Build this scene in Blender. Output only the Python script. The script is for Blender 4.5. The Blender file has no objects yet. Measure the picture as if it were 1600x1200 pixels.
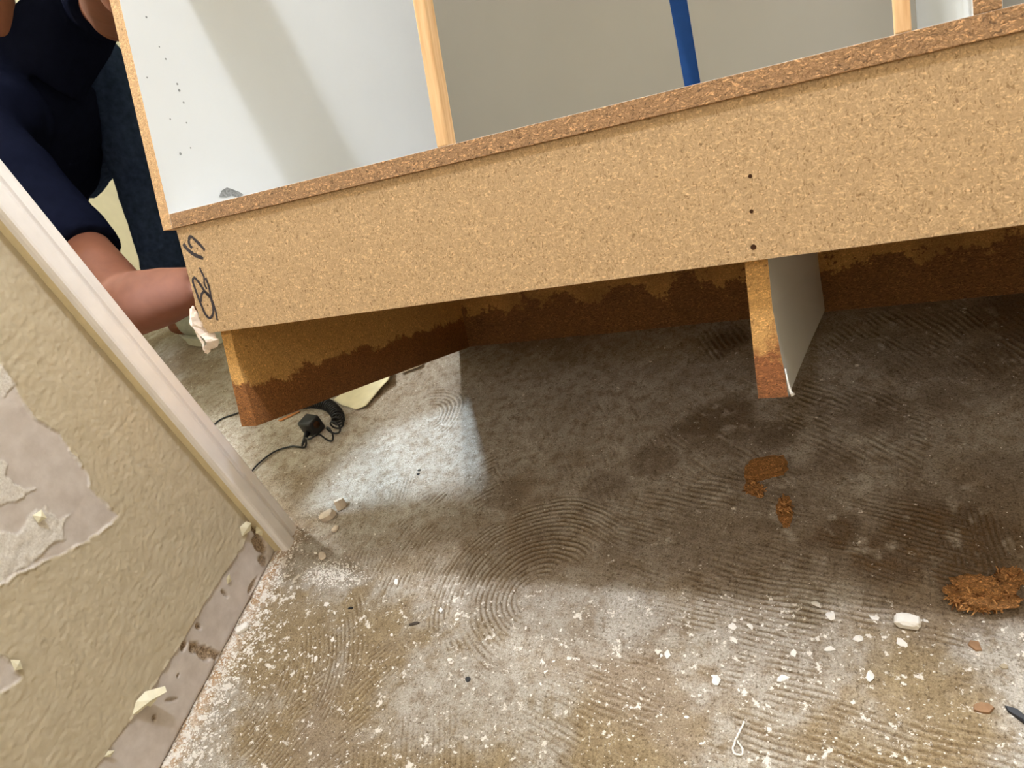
import bpy, bmesh, math, random
import numpy as np
from mathutils import Vector, Matrix

random.seed(7)
rng = np.random.default_rng(11)
scene = bpy.context.scene
COL = scene.collection

# ------------------------------------------------------------------ camera
cam_d = bpy.data.cameras.new('camera')
cam = bpy.data.objects.new('camera', cam_d)
COL.objects.link(cam)
RIGHT = Vector((0.8877, 0.3049, -0.3451))
DOWN = Vector((-0.0614, -0.6643, -0.7449))
FWD = Vector((-0.4563, 0.6825, -0.5710))
mw = Matrix((RIGHT, -DOWN, -FWD)).transposed().to_4x4()
mw.translation = Vector((0.8423, -1.0751, 0.7911))
cam.matrix_world = mw
cam_d.sensor_fit = 'HORIZONTAL'
cam_d.sensor_width = 7.9
cam_d.lens = 7.9 * 1149.2 / 1600
cam_d.clip_start = 0.02
cam_d.dof.use_dof = True
cam_d.dof.focus_distance = 0.95
cam_d.dof.aperture_fstop = 3.2
scene.camera = cam

# ------------------------------------------------------------------ world, lamps, exposure
world = bpy.data.worlds.new('world')
scene.world = world
world.use_nodes = True
world.node_tree.nodes['Background'].inputs[0].default_value = (0.9, 0.85, 0.8, 1)
world.node_tree.nodes['Background'].inputs[1].default_value = 0.02


def point_lamp(name, loc, power, color, radius):
    l = bpy.data.lights.new(name, 'POINT')
    l.energy = power
    l.color = color
    l.shadow_soft_size = radius
    o = bpy.data.objects.new(name, l)
    o.location = loc
    COL.objects.link(o)
    return o


point_lamp('kitchen_ceiling_light', (0.75, -0.08, 2.62), 138, (0.80, 0.87, 1.0), 0.045)
point_lamp('rear_fill_light', (0.9, -2.4, 2.5), 30, (0.90, 0.93, 1.0), 0.12)  # added fill lamp behind the camera, lifts the shadows
point_lamp('hall_ceiling_light', (-2.0, 0.30, 2.45), 240, (0.90, 0.95, 1.0), 0.09)
# torch added unseen behind the wall end to make the cool floor patch
l = bpy.data.lights.new('added_hall_torch', 'SPOT')
l.energy = 52
l.color = (0.60, 0.80, 1.0)
l.shadow_soft_size = 0.02
l.spot_size = math.radians(37)
l.spot_blend = 0.7
torch = bpy.data.objects.new('added_hall_torch', l)
COL.objects.link(torch)
torch.location = (-0.406, -0.533, 0.747)
torch.rotation_euler = (Vector((0.185, -0.380, 0.0)) - Vector(torch.location)).to_track_quat('-Z', 'Y').to_euler()

scene.view_settings.view_transform = 'Standard'
scene.view_settings.look = 'None'
scene.view_settings.gamma = 1.0
scene.view_settings.use_curve_mapping = False
scene.view_settings.exposure = 0.0


# ------------------------------------------------------------------ helpers
def lin(r, g, b):
    f = lambda c: (c / 255 / 12.92) if c / 255 <= 0.04045 else ((c / 255 + 0.055) / 1.055) ** 2.4
    return (f(r), f(g), f(b), 1.0)


class NT:
    """tiny node-tree writer"""

    def __init__(self, name):
        self.m = bpy.data.materials.new(name)
        self.m.use_nodes = True
        self.t = self.m.node_tree
        self.bsdf = self.t.nodes['Principled BSDF']

    def n(self, kind, **kw):
        nd = self.t.nodes.new(kind)
        for k, v in kw.items():
            setattr(nd, k, v)
        return nd

    def put(self, sock, v):
        if isinstance(v, bpy.types.NodeSocket):
            self.t.links.new(v, sock)
        else:
            sock.default_value = v

    def coord(self, which='Object', scale=(1, 1, 1), rot=(0, 0, 0), loc=(0, 0, 0)):
        c = self.n('ShaderNodeTexCoord')
        mp = self.n('ShaderNodeMapping')
        self.t.links.new(c.outputs[which], mp.inputs[0])
        mp.inputs['Scale'].default_value = scale
        mp.inputs['Rotation'].default_value = rot
        mp.inputs['Location'].default_value = loc
        return mp.outputs[0]

    def noise(self, vec, scale, detail=3, rough=0.55, out=0, dist=0.0):
        nd = self.n('ShaderNodeTexNoise')
        self.put(nd.inputs['Vector'], vec)
        nd.inputs['Scale'].default_value = scale
        nd.inputs['Detail'].default_value = detail
        nd.inputs['Roughness'].default_value = rough
        nd.inputs['Distortion'].default_value = dist
        return nd.outputs[out]

    def voro(self, vec, scale, out='Color', feature='F1', rnd=1.0):
        nd = self.n('ShaderNodeTexVoronoi', feature=feature)
        self.put(nd.inputs['Vector'], vec)
        nd.inputs['Scale'].default_value = scale
        nd.inputs['Randomness'].default_value = rnd
        return nd.outputs[out]

    def ramp(self, fac, stops, interp='LINEAR'):
        nd = self.n('ShaderNodeValToRGB')
        nd.color_ramp.interpolation = interp
        els = nd.color_ramp.elements
        while len(els) < len(stops):
            els.new(0.5)
        for e, (p, c) in zip(els, stops):
            e.position = p
            e.color = c if len(c) == 4 else (*c, 1)
        self.put(nd.inputs[0], fac)
        return nd.outputs[0]

    def mix(self, fac, a, b, mode='MIX'):
        nd = self.n('ShaderNodeMix', data_type='RGBA', blend_type=mode)
        self.put(nd.inputs[0], fac)
        self.put(nd.inputs[6], a)
        self.put(nd.inputs[7], b)
        return nd.outputs[2]

    def math(self, op, a, b=0.0, clamp=False):
        nd = self.n('ShaderNodeMath', operation=op, use_clamp=clamp)
        self.put(nd.inputs[0], a)
        self.put(nd.inputs[1], b)
        return nd.outputs[0]

    def sep(self, vec):
        nd = self.n('ShaderNodeSeparateXYZ')
        self.put(nd.inputs[0], vec)
        return nd.outputs

    def maprange(self, v, a, b, c=0.0, d=1.0):
        nd = self.n('ShaderNodeMapRange')
        self.put(nd.inputs[0], v)
        for i, x in zip((1, 2, 3, 4), (a, b, c, d)):
            nd.inputs[i].default_value = x
        return nd.outputs[0]

    def bump(self, h, strength=0.3, dist=0.001):
        nd = self.n('ShaderNodeBump')
        self.put(nd.inputs['Height'], h)
        nd.inputs['Strength'].default_value = strength
        nd.inputs['Distance'].default_value = dist
        self.t.links.new(nd.outputs[0], self.bsdf.inputs['Normal'])

    def done(self, col, rough=0.7, spec=0.3):
        self.put(self.bsdf.inputs['Base Color'], col)
        self.put(self.bsdf.inputs['Roughness'], rough)
        self.put(self.bsdf.inputs['Specular IOR Level'], spec)
        return self.m


def plain(name, col, rough=0.7, spec=0.3, var=0.12, scale=60, bump=0.0):
    w = NT(name)
    v = w.coord()
    nz = w.noise(v, scale, 4)
    d = tuple(c * (1 - var) for c in col[:3]) + (1,)
    l = tuple(min(1, c * (1 + var)) for c in col[:3]) + (1,)
    c = w.ramp(nz, [(0.3, d), (0.7, l)])
    if bump:
        w.bump(nz, bump, 0.002)
    return w.done(c, rough, spec)


def particle(name, base, stain_h=0.0, stain_noise=0.03, stain_col=(0.13, 0.048, 0.014, 1), coarse=1.0,
             contrast=1.0, blotch=0.0, bump=0.15, soft=0.006):
    """particle board: flakes of pale and dark chips; optional water stain rising from local z = 0"""
    w = NT(name)
    v0 = w.coord()
    # jitter the lookup so that flakes curl
    nd = w.n('ShaderNodeTexNoise')
    w.put(nd.inputs['Vector'], v0)
    nd.inputs['Scale'].default_value = 90 / coarse
    nd.inputs['Detail'].default_value = 2
    add = w.n('ShaderNodeVectorMath', operation='MULTIPLY_ADD')
    w.put(add.inputs[0], nd.outputs[1])
    add.inputs[1].default_value = (0.012 * coarse,) * 3
    w.put(add.inputs[2], v0)
    v = add.outputs[0]

    def scaled(s, r):
        mp = w.n('ShaderNodeMapping')
        w.put(mp.inputs[0], v)
        mp.inputs['Scale'].default_value = s
        mp.inputs['Rotation'].default_value = r
        return mp.outputs[0]
    b = base
    k = contrast
    sh = lambda f: tuple(min(1, max(0, c * (1 + (f - 1) * k))) for c in b[:3]) + (1,)
    f1 = w.voro(scaled((300 / coarse, 800 / coarse, 1050 / coarse), (0, 0.35, 0)), 1.0)
    f2 = w.voro(scaled((900 / coarse, 800 / coarse, 400 / coarse), (0, 0.5, 0)), 1.0)
    s1 = w.sep(f1)[0]
    s2 = w.sep(f2)[1]
    c1 = w.ramp(s1, [(0.0, sh(0.74)), (0.10, sh(0.94)), (0.55, sh(1.0)), (0.85, sh(1.08)), (0.95, sh(1.45))])
    c2 = w.ramp(s2, [(0.0, (0.60, 0.55, 0.48)), (0.07, (0.80, 0.77, 0.72)), (0.16, (1, 1, 1)), (0.80, (1, 1, 1)), (0.90, (1.22, 1.24, 1.28))])
    col = w.mix(1.0, c1, c2, 'MULTIPLY')
    fine = w.noise(v0, 900 / coarse, 2)
    col = w.mix(0.45, col, w.ramp(fine, [(0.3, (0.55, 0.52, 0.47)), (0.65, (1, 1, 1))]), 'MULTIPLY')
    # scattered dark bark flecks
    sp = w.voro(scaled((300, 300, 420), (0, 0.2, 0)), 0.42, 'Distance')
    spc = w.sep(w.voro(scaled((300, 300, 420), (0, 0.2, 0)), 0.42, 'Color'))[2]
    m = w.math('MULTIPLY', w.math('LESS_THAN', sp, 0.15), w.math('GREATER_THAN', spc, 0.84))
    col = w.mix(w.math('MULTIPLY', m, 0.6), col, (0.13, 0.06, 0.022, 1))
    if blotch:
        bl = w.noise(v0, 9, 4)
        col = w.mix(w.maprange(bl, 0.42, 0.62, 0, blotch), col, stain_col)
    if stain_h:
        z = w.sep(v0)[2]
        n1 = w.noise(v0, 16, 5, 0.65)
        n2 = w.noise(v0, 130, 3, 0.6)
        e = w.math('ADD', z, w.math('MULTIPLY', w.math('SUBTRACT', n1, 0.5), -stain_noise * 4))
        e = w.math('ADD', e, w.math('MULTIPLY', w.math('SUBTRACT', n2, 0.5), -stain_noise))
        edge = w.maprange(e, stain_h, stain_h + soft, 0.93, 0.0)
        deep = w.maprange(e, 0.0, stain_h, 0.55, 1.0)
        wet = w.mix(w.math('MULTIPLY', fine, 0.35), stain_col, tuple(min(1, c * 3.5) for c in stain_col[:3]) + (1,))
        wet = w.mix(1.0, wet, w.ramp(s1, [(0.0, (0.45, 0.40, 0.36)), (0.5, (1, 1, 1)), (0.85, (1.1, 1.1, 1.1)), (1.0, (1.9, 1.9, 1.8))]), 'MULTIPLY')
        wet = w.mix(1.0, wet, w.ramp(deep, [(0, (0.55, 0.55, 0.55)), (1, (1, 1, 1))]), 'MULTIPLY')
        col = w.mix(edge, col, wet)
    h = w.math('ADD', w.math('MULTIPLY', s1, 0.5), fine)
    w.bump(h, bump, 0.0012 * coarse)
    return w.done(col, 0.72, 0.25)


def link(name, me, mats=(), parent=None):
    o = bpy.data.objects.new(name, me)
    COL.objects.link(o)
    for m in mats if isinstance(mats, (list, tuple)) else (mats,):
        me.materials.append(m)
    if parent:
        o.parent = parent
    return o


def from_bm(name, bm, mats=(), parent=None, smooth=False):
    me = bpy.data.meshes.new(name)
    bm.normal_update()
    bm.to_mesh(me)
    bm.free()
    if smooth:
        me.polygons.foreach_set('use_smooth', [True] * len(me.polygons))
    return link(name, me, mats, parent)


def tag(o, label=None, cat=None, group=None, kind=None):
    if label:
        o['label'] = label
    if cat:
        o['category'] = cat
    if group:
        o['group'] = group
    if kind:
        o['kind'] = kind
    return o


def empty(name, loc=(0, 0, 0), rot=(0, 0, 0)):
    o = bpy.data.objects.new(name, None)
    COL.objects.link(o)
    o.empty_display_size = 0.05
    o.location = loc
    o.rotation_euler = rot
    return o


def add_box(bm, lo, hi, bevel=0.0, mat=0):
    x0, y0, z0 = lo
    x1, y1, z1 = hi
    vs = [bm.verts.new(p) for p in ((x0, y0, z0), (x1, y0, z0), (x1, y1, z0), (x0, y1, z0),
                                    (x0, y0, z1), (x1, y0, z1), (x1, y1, z1), (x0, y1, z1))]
    fs = []
    for idx in ((0, 3, 2, 1), (4, 5, 6, 7), (0, 1, 5, 4), (1, 2, 6, 5), (2, 3, 7, 6), (3, 0, 4, 7)):
        f = bm.faces.new([vs[i] for i in idx])
        f.material_index = mat
        fs.append(f)
    if bevel:
        es = list({e for f in fs for e in f.edges})
        bmesh.ops.bevel(bm, geom=es, offset=bevel, segments=2, affect='EDGES', profile=0.5)
    return fs


def box(name, lo, hi, mats, parent=None, bevel=0.0008, facemat=None):
    """facemat: function(normal)->slot"""
    bm = bmesh.new()
    add_box(bm, lo, hi, bevel)
    bm.normal_update()
    if facemat:
        for f in bm.faces:
            f.material_index = facemat(f.normal)
    return from_bm(name, bm, mats, parent)


def prism(bm, poly, y0, y1, axis='y'):
    """poly in (x, z), extruded along y (or in (x, y) along z)"""
    def P(a, b, t):
        return (a, t, b) if axis == 'y' else (a, b, t)
    A = [bm.verts.new(P(a, b, y0)) for a, b in poly]
    B = [bm.verts.new(P(a, b, y1)) for a, b in poly]
    n = len(poly)
    bm.faces.new(A)
    bm.faces.new(B[::-1])
    for i in range(n):
        bm.faces.new((A[(i + 1) % n], A[i], B[i], B[(i + 1) % n]))
    bmesh.ops.recalc_face_normals(bm, faces=bm.faces[:])
    bm.normal_update()


def catmull(pts, per=8):
    pts = [Vector(p) for p in pts]
    out = []
    for i in range(len(pts) - 1):
        p0 = pts[max(i - 1, 0)]
        p1, p2 = pts[i], pts[i + 1]
        p3 = pts[min(i + 2, len(pts) - 1)]
        for k in range(per):
            t = k / per
            out.append(0.5 * ((2 * p1) + (p2 - p0) * t + (2 * p0 - 5 * p1 + 4 * p2 - p3) * t * t
                              + (3 * p1 - p0 - 3 * p2 + p3) * t ** 3))
    out.append(pts[-1])
    return out


def tube(bm, pts, radii, seg=12, flat=(1, 1), cap=True):
    """tube along pts, radius per point"""
    pts = [Vector(p) for p in pts]
    if not hasattr(radii, '__len__'):
        radii = [radii] * len(pts)
    up = Vector((0, 0, 1))
    rings = []
    prev = None
    for i, p in enumerate(pts):
        t = (pts[min(i + 1, len(pts) - 1)] - pts[max(i - 1, 0)]).normalized()
        if prev is None:
            a = t.cross(up)
            if a.length < 1e-3:
                a = t.cross(Vector((1, 0, 0)))
        else:
            a = prev - t * prev.dot(t)
        a.normalize()
        prev = a
        b = t.cross(a)
        rings.append([bm.verts.new(p + (a * math.cos(2 * math.pi * k / seg) * flat[0]
                                        + b * math.sin(2 * math.pi * k / seg) * flat[1]) * radii[i]) for k in range(seg)])
    for r0, r1 in zip(rings, rings[1:]):
        for k in range(seg):
            bm.faces.new((r0[k], r0[(k + 1) % seg], r1[(k + 1) % seg], r1[k]))
    if cap:
        bm.faces.new(rings[0][::-1])
        bm.faces.new(rings[-1])


def ball(bm, c, r, scale=(1, 1, 1), rot=None, sub=3):
    m = Matrix.Translation(Vector(c)) @ (rot.to_4x4() if rot else Matrix.Identity(4)) @ Matrix.Diagonal((*[r * s for s in scale], 1))
    bmesh.ops.create_icosphere(bm, subdivisions=sub, radius=1, matrix=m)


# --- value noise, numpy
def vnoise(x, y, seed=0):
    xi = np.floor(x).astype(np.int64)
    yi = np.floor(y).astype(np.int64)
    fx = x - xi
    fy = y - yi
    fx = fx * fx * (3 - 2 * fx)
    fy = fy * fy * (3 - 2 * fy)

    def h(i, j):
        n = (i * 374761393 + j * 668265263 + seed * 1442695041) & 0x7fffffff
        n = ((n ^ (n >> 13)) * 1274126177) & 0x7fffffff
        n = n ^ (n >> 16)
        return (n & 0xffff) / 65535.0
    a, b, c, d = h(xi, yi), h(xi + 1, yi), h(xi, yi + 1), h(xi + 1, yi + 1)
    return (a * (1 - fx) + b * fx) * (1 - fy) + (c * (1 - fx) + d * fx) * fy


def fbm(x, y, f, octv=4, seed=0, gain=0.5):
    s = 0
    a = 1
    t = 0
    for o in range(octv):
        s = s + a * vnoise(x * f + 17.3 * o, y * f - 9.1 * o, seed + o)
        t += a
        a *= gain
        f *= 2.03
    return s / t


def sstep(a, b, x):
    t = np.clip((x - a) / (b - a), 0, 1)
    return t * t * (3 - 2 * t)


def grid_mesh(name, P, mats, parent=None, attr=None):
    """P: (ny, nx, 3) array -> smooth quad grid; attr: (ny, nx, 4) point colours"""
    ny, nx = P.shape[:2]
    me = bpy.data.meshes.new(name)
    nv = nx * ny
    idx = np.arange(nv, dtype=np.int32).reshape(ny, nx)
    q = np.stack([idx[:-1, :-1], idx[:-1, 1:], idx[1:, 1:], idx[1:, :-1]], -1).reshape(-1, 4)
    me.vertices.add(nv)
    me.vertices.foreach_set('co', P.reshape(-1).astype(np.float32))
    me.loops.add(q.size)
    me.loops.foreach_set('vertex_index', q.reshape(-1))
    me.polygons.add(len(q))
    me.polygons.foreach_set('loop_start', np.arange(0, q.size, 4, dtype=np.int32))
    me.polygons.foreach_set('use_smooth', np.ones(len(q), dtype=bool))
    if attr is not None:
        a = me.attributes.new('wear', 'FLOAT_COLOR', 'POINT')
        a.data.foreach_set('color', attr.reshape(-1).astype(np.float32))
    me.update(calc_edges=True)
    return link(name, me, mats, parent)


def in_poly(px, py, poly):
    r = np.zeros(px.shape, bool)
    n = len(poly)
    for i in range(n):
        x0, y0 = poly[i]
        x1, y1 = poly[(i + 1) % n]
        c = ((y0 > py) != (y1 > py)) & (px < (x1 - x0) * (py - y0) / (y1 - y0 + 1e-12) + x0)
        r ^= c
    return r


def poly_dist(px, py, poly, closed=True):
    """signed distance, positive inside"""
    d = np.full(px.shape, 1e9)
    n = len(poly)
    for i in range(n if closed else n - 1):
        x0, y0 = poly[i]
        x1, y1 = poly[(i + 1) % n]
        dx, dy = x1 - x0, y1 - y0
        t = np.clip(((px - x0) * dx + (py - y0) * dy) / (dx * dx + dy * dy + 1e-12), 0, 1)
        d = np.minimum(d, np.hypot(px - x0 - t * dx, py - y0 - t * dy))
    return np.where(in_poly(px, py, poly), d, -d) if closed else d


# ------------------------------------------------------------------ floor
YW = np.array([-0.1167, 0.9932])        # direction of the left wall on the floor
NW = np.array([0.9932, 0.1167])         # its normal, into the room
KW = -0.16484                           # its distance


def floor_fields(X, Y):
    wx = X + 0.012 * (fbm(X, Y, 14, 3, 5) - 0.5)
    wy = Y + 0.012 * (fbm(X, Y, 14, 3, 6) - 0.5)
    low = fbm(X, Y, 5, 4, 1)
    mid = fbm(X, Y, 22, 4, 2)
    hi = fbm(X, Y, 130, 3, 3)
    vh = fbm(X, Y, 420, 2, 4)
    h = 0.004 * (low - 0.5) + 0.0018 * (mid - 0.5) + 0.0007 * (hi - 0.5)
    ridge = np.zeros_like(X)
    rmask = np.zeros_like(X)
    brk = fbm(X, Y, 34, 3, 8)

    def lay(phase, m):
        nonlocal ridge, rmask
        fr = phase - np.floor(phase)
        kk = np.floor(phase)
        wt = 0.5 + 0.5 * vnoise(kk * 1.7 + 3.1, kk * 0.0 + 0.5, 33)
        pr = (1 - np.abs(2 * fr - 1)) ** 1.5
        m = m * wt
        take = m > rmask
        ridge = np.where(take, pr, ridge)
        rmask = np.maximum(rmask, m)

    def linear(cx, cy, ax, ay, bx, by, rad, pitch, amp=1.0, asp=1.0, lo=0.34):
        dx, dy = bx - ax, by - ay
        L = math.hypot(dx, dy)
        dx, dy = dx / L, dy / L
        s = (wx - cx) * dx + (wy - cy) * dy
        t = -(wx - cx) * dy + (wy - cy) * dx
        m = 1 - sstep(0.55, 1.1, np.hypot(s / (rad * asp), t / rad) + 0.5 * (mid - 0.5))
        st = fbm(s * 0.25 + cx, t, 60, 2, 9)
        m = m * amp * sstep(lo - 0.1, lo + 0.16, brk * 0.65 + st * 0.35)
        lay(t / pitch + 0.35 * (mid - 0.5), m)

    def swirl(cx, cy, r0, r1, pitch, a0=-180, a1=180, amp=1.0, lo=0.30, sq=1.0):
        dx, dy = wx - cx, (wy - cy) * sq
        r = np.hypot(dx, dy)
        an = np.degrees(np.arctan2(dy, dx))
        am = (a0 + a1) / 2
        da = np.abs((an - am + 180) % 360 - 180)
        m = sstep(r0 - 0.01, r0 + 0.01, r) * (1 - sstep(r1 - 0.02, r1 + 0.01, r + 0.03 * (mid - 0.5)))
        m = m * (1 - sstep((a1 - a0) / 2 - 25, (a1 - a0) / 2 + 5, da))
        st = fbm(r, an * 0.004 + cx, 55, 2, 10)
        m = m * amp * sstep(lo - 0.1, lo + 0.16, brk * 0.45 + st * 0.55)
        lay(r / pitch + 0.3 * (mid - 0.5), m)

    # trowel combing, each sweep where it lies on the slab
    linear(0.74, -0.65, 0.588, -0.589, 0.8585, -0.6304, 0.16, 0.0072, 1.0, 1.6, 0.22)
    linear(0.60, -0.78, 0.588, -0.589, 0.8585, -0.66, 0.14, 0.0072, 0.8, 1.5, 0.34)
    linear(0.85, -0.47, 0.8364, -0.4805, 0.9277, -0.5098, 0.085, 0.0068, 1.0, 1.3, 0.24)
    linear(0.917, -0.462, 0.9063, -0.4215, 0.9158, -0.5106, 0.05, 0.0062, 1.0, 1.2, 0.24)
    linear(0.62, -0.47, 0.4825, -0.4877, 0.6596, -0.5374, 0.12, 0.0085, 0.85, 1.6, 0.36)
    linear(0.592, -0.06, 0.555, -0.0161, 0.6332, -0.1533, 0.05, 0.0095, 1.0, 1.2, 0.30)
    linear(0.854, -0.102, 0.7928, -0.0277, 0.8914, -0.1651, 0.11, 0.0095, 0.9, 1.2, 0.42)
    linear(0.81, -0.27, 0.75, -0.215, 0.9172, -0.3361, 0.10, 0.0090, 0.9, 1.5, 0.40)
    linear(0.98, -0.10, 0.95, -0.03, 1.02, -0.16, 0.10, 0.0090, 0.9, 1.2, 0.36)
    linear(0.285, -0.345, 0.2484, -0.3123, 0.3025, -0.3798, 0.04, 0.0085, 1.0, 1.2, 0.22)
    linear(0.16, -0.79, 0.0804, -0.8445, 0.1761, -0.7163, 0.12, 0.0072, 0.8, 1.3, 0.32)
    linear(0.30, -0.84, 0.36, -0.93, 0.27, -0.74, 0.12, 0.0072, 0.7, 1.3, 0.36)
    linear(0.03, -0.40, -0.0076, -0.4283, -0.02, -0.369, 0.10, 0.0070, 0.7, 1.2, 0.36)
    linear(0.45, -0.30, 0.42, -0.27, 0.50, -0.40, 0.12, 0.0095, 0.6, 1.3, 0.50)
    linear(0.68, -0.30, 0.64, -0.26, 0.75, -0.36, 0.16, 0.0092, 0.6, 1.5, 0.50)
    swirl(0.405, -0.577, 0.03, 0.175, 0.0078, 40, 260, 1.0, 0.24)
    swirl(0.40, -0.56, 0.17, 0.30, 0.0082, 95, 205, 0.9, 0.42)
    swirl(0.0536, -0.2071, 0.025, 0.085, 0.0085, -60, 120, 0.9, 0.32)
    swirl(-0.06, -0.776, 0.05, 0.26, 0.0072, -45, 65, 0.9, 0.28)
    swirl(0.20, -0.50, 0.05, 0.16, 0.0075, 100, 250, 0.7, 0.40)
    smear = fbm(X, Y, 11, 5, 23, 0.6)
    rmask = rmask * (1 - 0.75 * sstep(0.52, 0.60, smear)) * (0.55 + 0.45 * sstep(0.30, 0.55, fbm(X, Y, 75, 3, 24)))
    rmask = np.clip(rmask * 1.25, 0, 1)
    h = h + 0.0024 * (ridge - 0.35) * rmask

    # grey-white thinset residue, with brightness painted in by the band and one spot
    R = sstep(0.42, 0.58, fbm(X, Y, 7, 5, 20, 0.6)) * 0.8
    R = np.maximum(R, 0.9 * np.exp(-((Y + 0.585) / 0.035) ** 2) * sstep(0.72, 0.5, X) * sstep(0.35, 0.5, fbm(X, Y, 18, 3, 21)))  # residue band, whitened to paint up the lit side of the shadow edge

    def spot(cx, cy, r, v, asp=1.0, ang=0.0):
        c, s = math.cos(ang), math.sin(ang)
        dx, dy = X - cx, Y - cy
        u, w = dx * c + dy * s, -dx * s + dy * c
        return v * (1 - sstep(0.35, 1.05, np.hypot(u / (r * asp), w / r) + 0.9 * (mid - 0.5)))
    for a in ((0.12, -0.34, 0.28, 0.9, 1.3), (-0.35, -0.1, 0.45, 1.0, 1.2), (0.5385, -0.588, 0.055, 1.5, 1.3), (0.935, -0.60, 0.05, 1.2, 1.3), (0.955, -0.64, 0.06, 1.3, 1.2), (0.955, -0.70, 0.06, 1.3, 1.2),  # third entry paints a bright pool of light into the slab colour
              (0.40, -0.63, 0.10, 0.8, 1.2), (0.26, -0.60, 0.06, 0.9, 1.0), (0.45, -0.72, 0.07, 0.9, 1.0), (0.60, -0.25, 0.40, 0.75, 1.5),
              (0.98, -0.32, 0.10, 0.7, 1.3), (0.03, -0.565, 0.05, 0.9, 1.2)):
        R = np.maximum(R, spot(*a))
    # brown adhesive
    G = np.zeros_like(X)
    for a in ((0.604, -0.254, 0.075, 0.85, 1.2), (0.69, -0.285, 0.04, 0.75, 1.0), (0.7665, -0.337, 0.05, 0.45), (0.46, -0.389, 0.05, 0.5),
              (0.87, -0.475, 0.12, 0.95, 1.4), (0.70, -0.46, 0.14, 0.5, 1.4), (1.02, -0.07, 0.10, 0.9), (0.823, -0.24, 0.06, 0.7),
              (0.978, -0.147, 0.09, 0.7), (0.518, -0.332, 0.05, 0.6), (0.91, -0.22, 0.05, 0.6), (0.869, -0.12, 0.09, 0.6), (0.594, -0.06, 0.05, 0.75),
              (0.30, -0.40, 0.05, 0.55), (0.37, -0.50, 0.06, 0.35), (0.60, -0.50, 0.10, 0.5, 1.5), (0.95, -0.40, 0.10, 0.6)):
        G = np.maximum(G, spot(*a))
    G = np.maximum(G, 0.30 * sstep(0.56, 0.72, fbm(X, Y, 9, 4, 30, 0.6)) * sstep(0.25, 0.5, X) * (1 - sstep(-0.62, -0.50, -Y - 1.04)))
    G = G * sstep(0.30, 0.55, fbm(X, Y, 60, 3, 31) + 0.15)
    # yellowish tan glue showing in the valleys of the combed front part
    Yl = sstep(0.40, 0.62, fbm(X, Y, 6, 4, 40)) * sstep(-0.50, -0.62, Y)
    Yl = np.maximum(Yl, spot(0.03, -0.70, 0.12, 1.0, 1.4, 1.2))
    Yl = np.maximum(Yl, spot(0.80, -0.72, 0.14, 0.8, 1.4))
    # white plaster flecks, mostly in the open front part and along the wall
    dw = X * NW[0] + Y * NW[1] - KW
    F = 0.42 * sstep(-0.53, -0.575, Y) * (0.5 + fbm(X, Y, 11, 3, 52)) + 0.55 * np.exp(-np.maximum(dw - 0.03, 0) / 0.05) * sstep(-0.40, -0.53, Y) + 0.08
    F = np.clip(F, 0, 1)
    # crumbly mortar line at the foot of the wall
    rub = np.exp(-((dw - 0.012) / 0.016) ** 2) * sstep(-0.46, -0.5, Y) * (dw > -0.06)
    h = h + rub * (0.004 + 0.008 * (hi - 0.4))
    R = np.maximum(R, 0.0)
    return h, np.clip(R, 0, 1.5), np.clip(G, 0, 1), np.clip(Yl, 0, 1), F, ridge * rmask + 0.5 * (1 - rmask), rub, rmask


def axis_pts(lo, a, b, hi, fine, coarse):
    return np.concatenate([np.arange(lo, a - 1e-6, coarse), np.arange(a, b, fine), np.arange(b, hi + coarse, coarse)])


gx = axis_pts(-2.8, -0.16, 1.10, 2.8, 0.00145, 0.02)
gy = axis_pts(-2.8, -0.94, 0.03, 1.0, 0.00145, 0.02)
GX, GY = np.meshgrid(gx, gy)
FH, FR, FG, FY, FF, FC, FRUB, FM = floor_fields(GX, GY)


def floor_z(x, y):
    i = int(np.clip(np.searchsorted(gx, x), 1, len(gx) - 1))
    j = int(np.clip(np.searchsorted(gy, y), 1, len(gy) - 1))
    return float(FH[j, i])


w = NT('troweled_slab')
at = w.n('ShaderNodeAttribute', attribute_name='wear')
rgb = w.sep(at.outputs['Color'])
aw = at.outputs['Alpha']
at2 = w.n('ShaderNodeAttribute', attribute_name='wear_b')
rgb2 = w.sep(at2.outputs['Color'])
v = w.coord()
n1 = w.noise(v, 55, 5, 0.65)
n2 = w.noise(v, 420, 3, 0.6)
n3 = w.noise(v, 12, 5, 0.6)
base = w.ramp(n1, [(0.3, lin(136, 118, 98)), (0.7, lin(168, 152, 132))])
base = w.mix(w.math('MULTIPLY', rgb2[0], 0.6), base, w.ramp(n1, [(0.3, lin(134, 112, 74)), (0.7, lin(172, 151, 112))]))
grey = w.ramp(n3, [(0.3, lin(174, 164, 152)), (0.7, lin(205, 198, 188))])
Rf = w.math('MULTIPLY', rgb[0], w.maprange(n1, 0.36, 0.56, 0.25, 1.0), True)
col = w.mix(Rf, base, grey)
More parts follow.
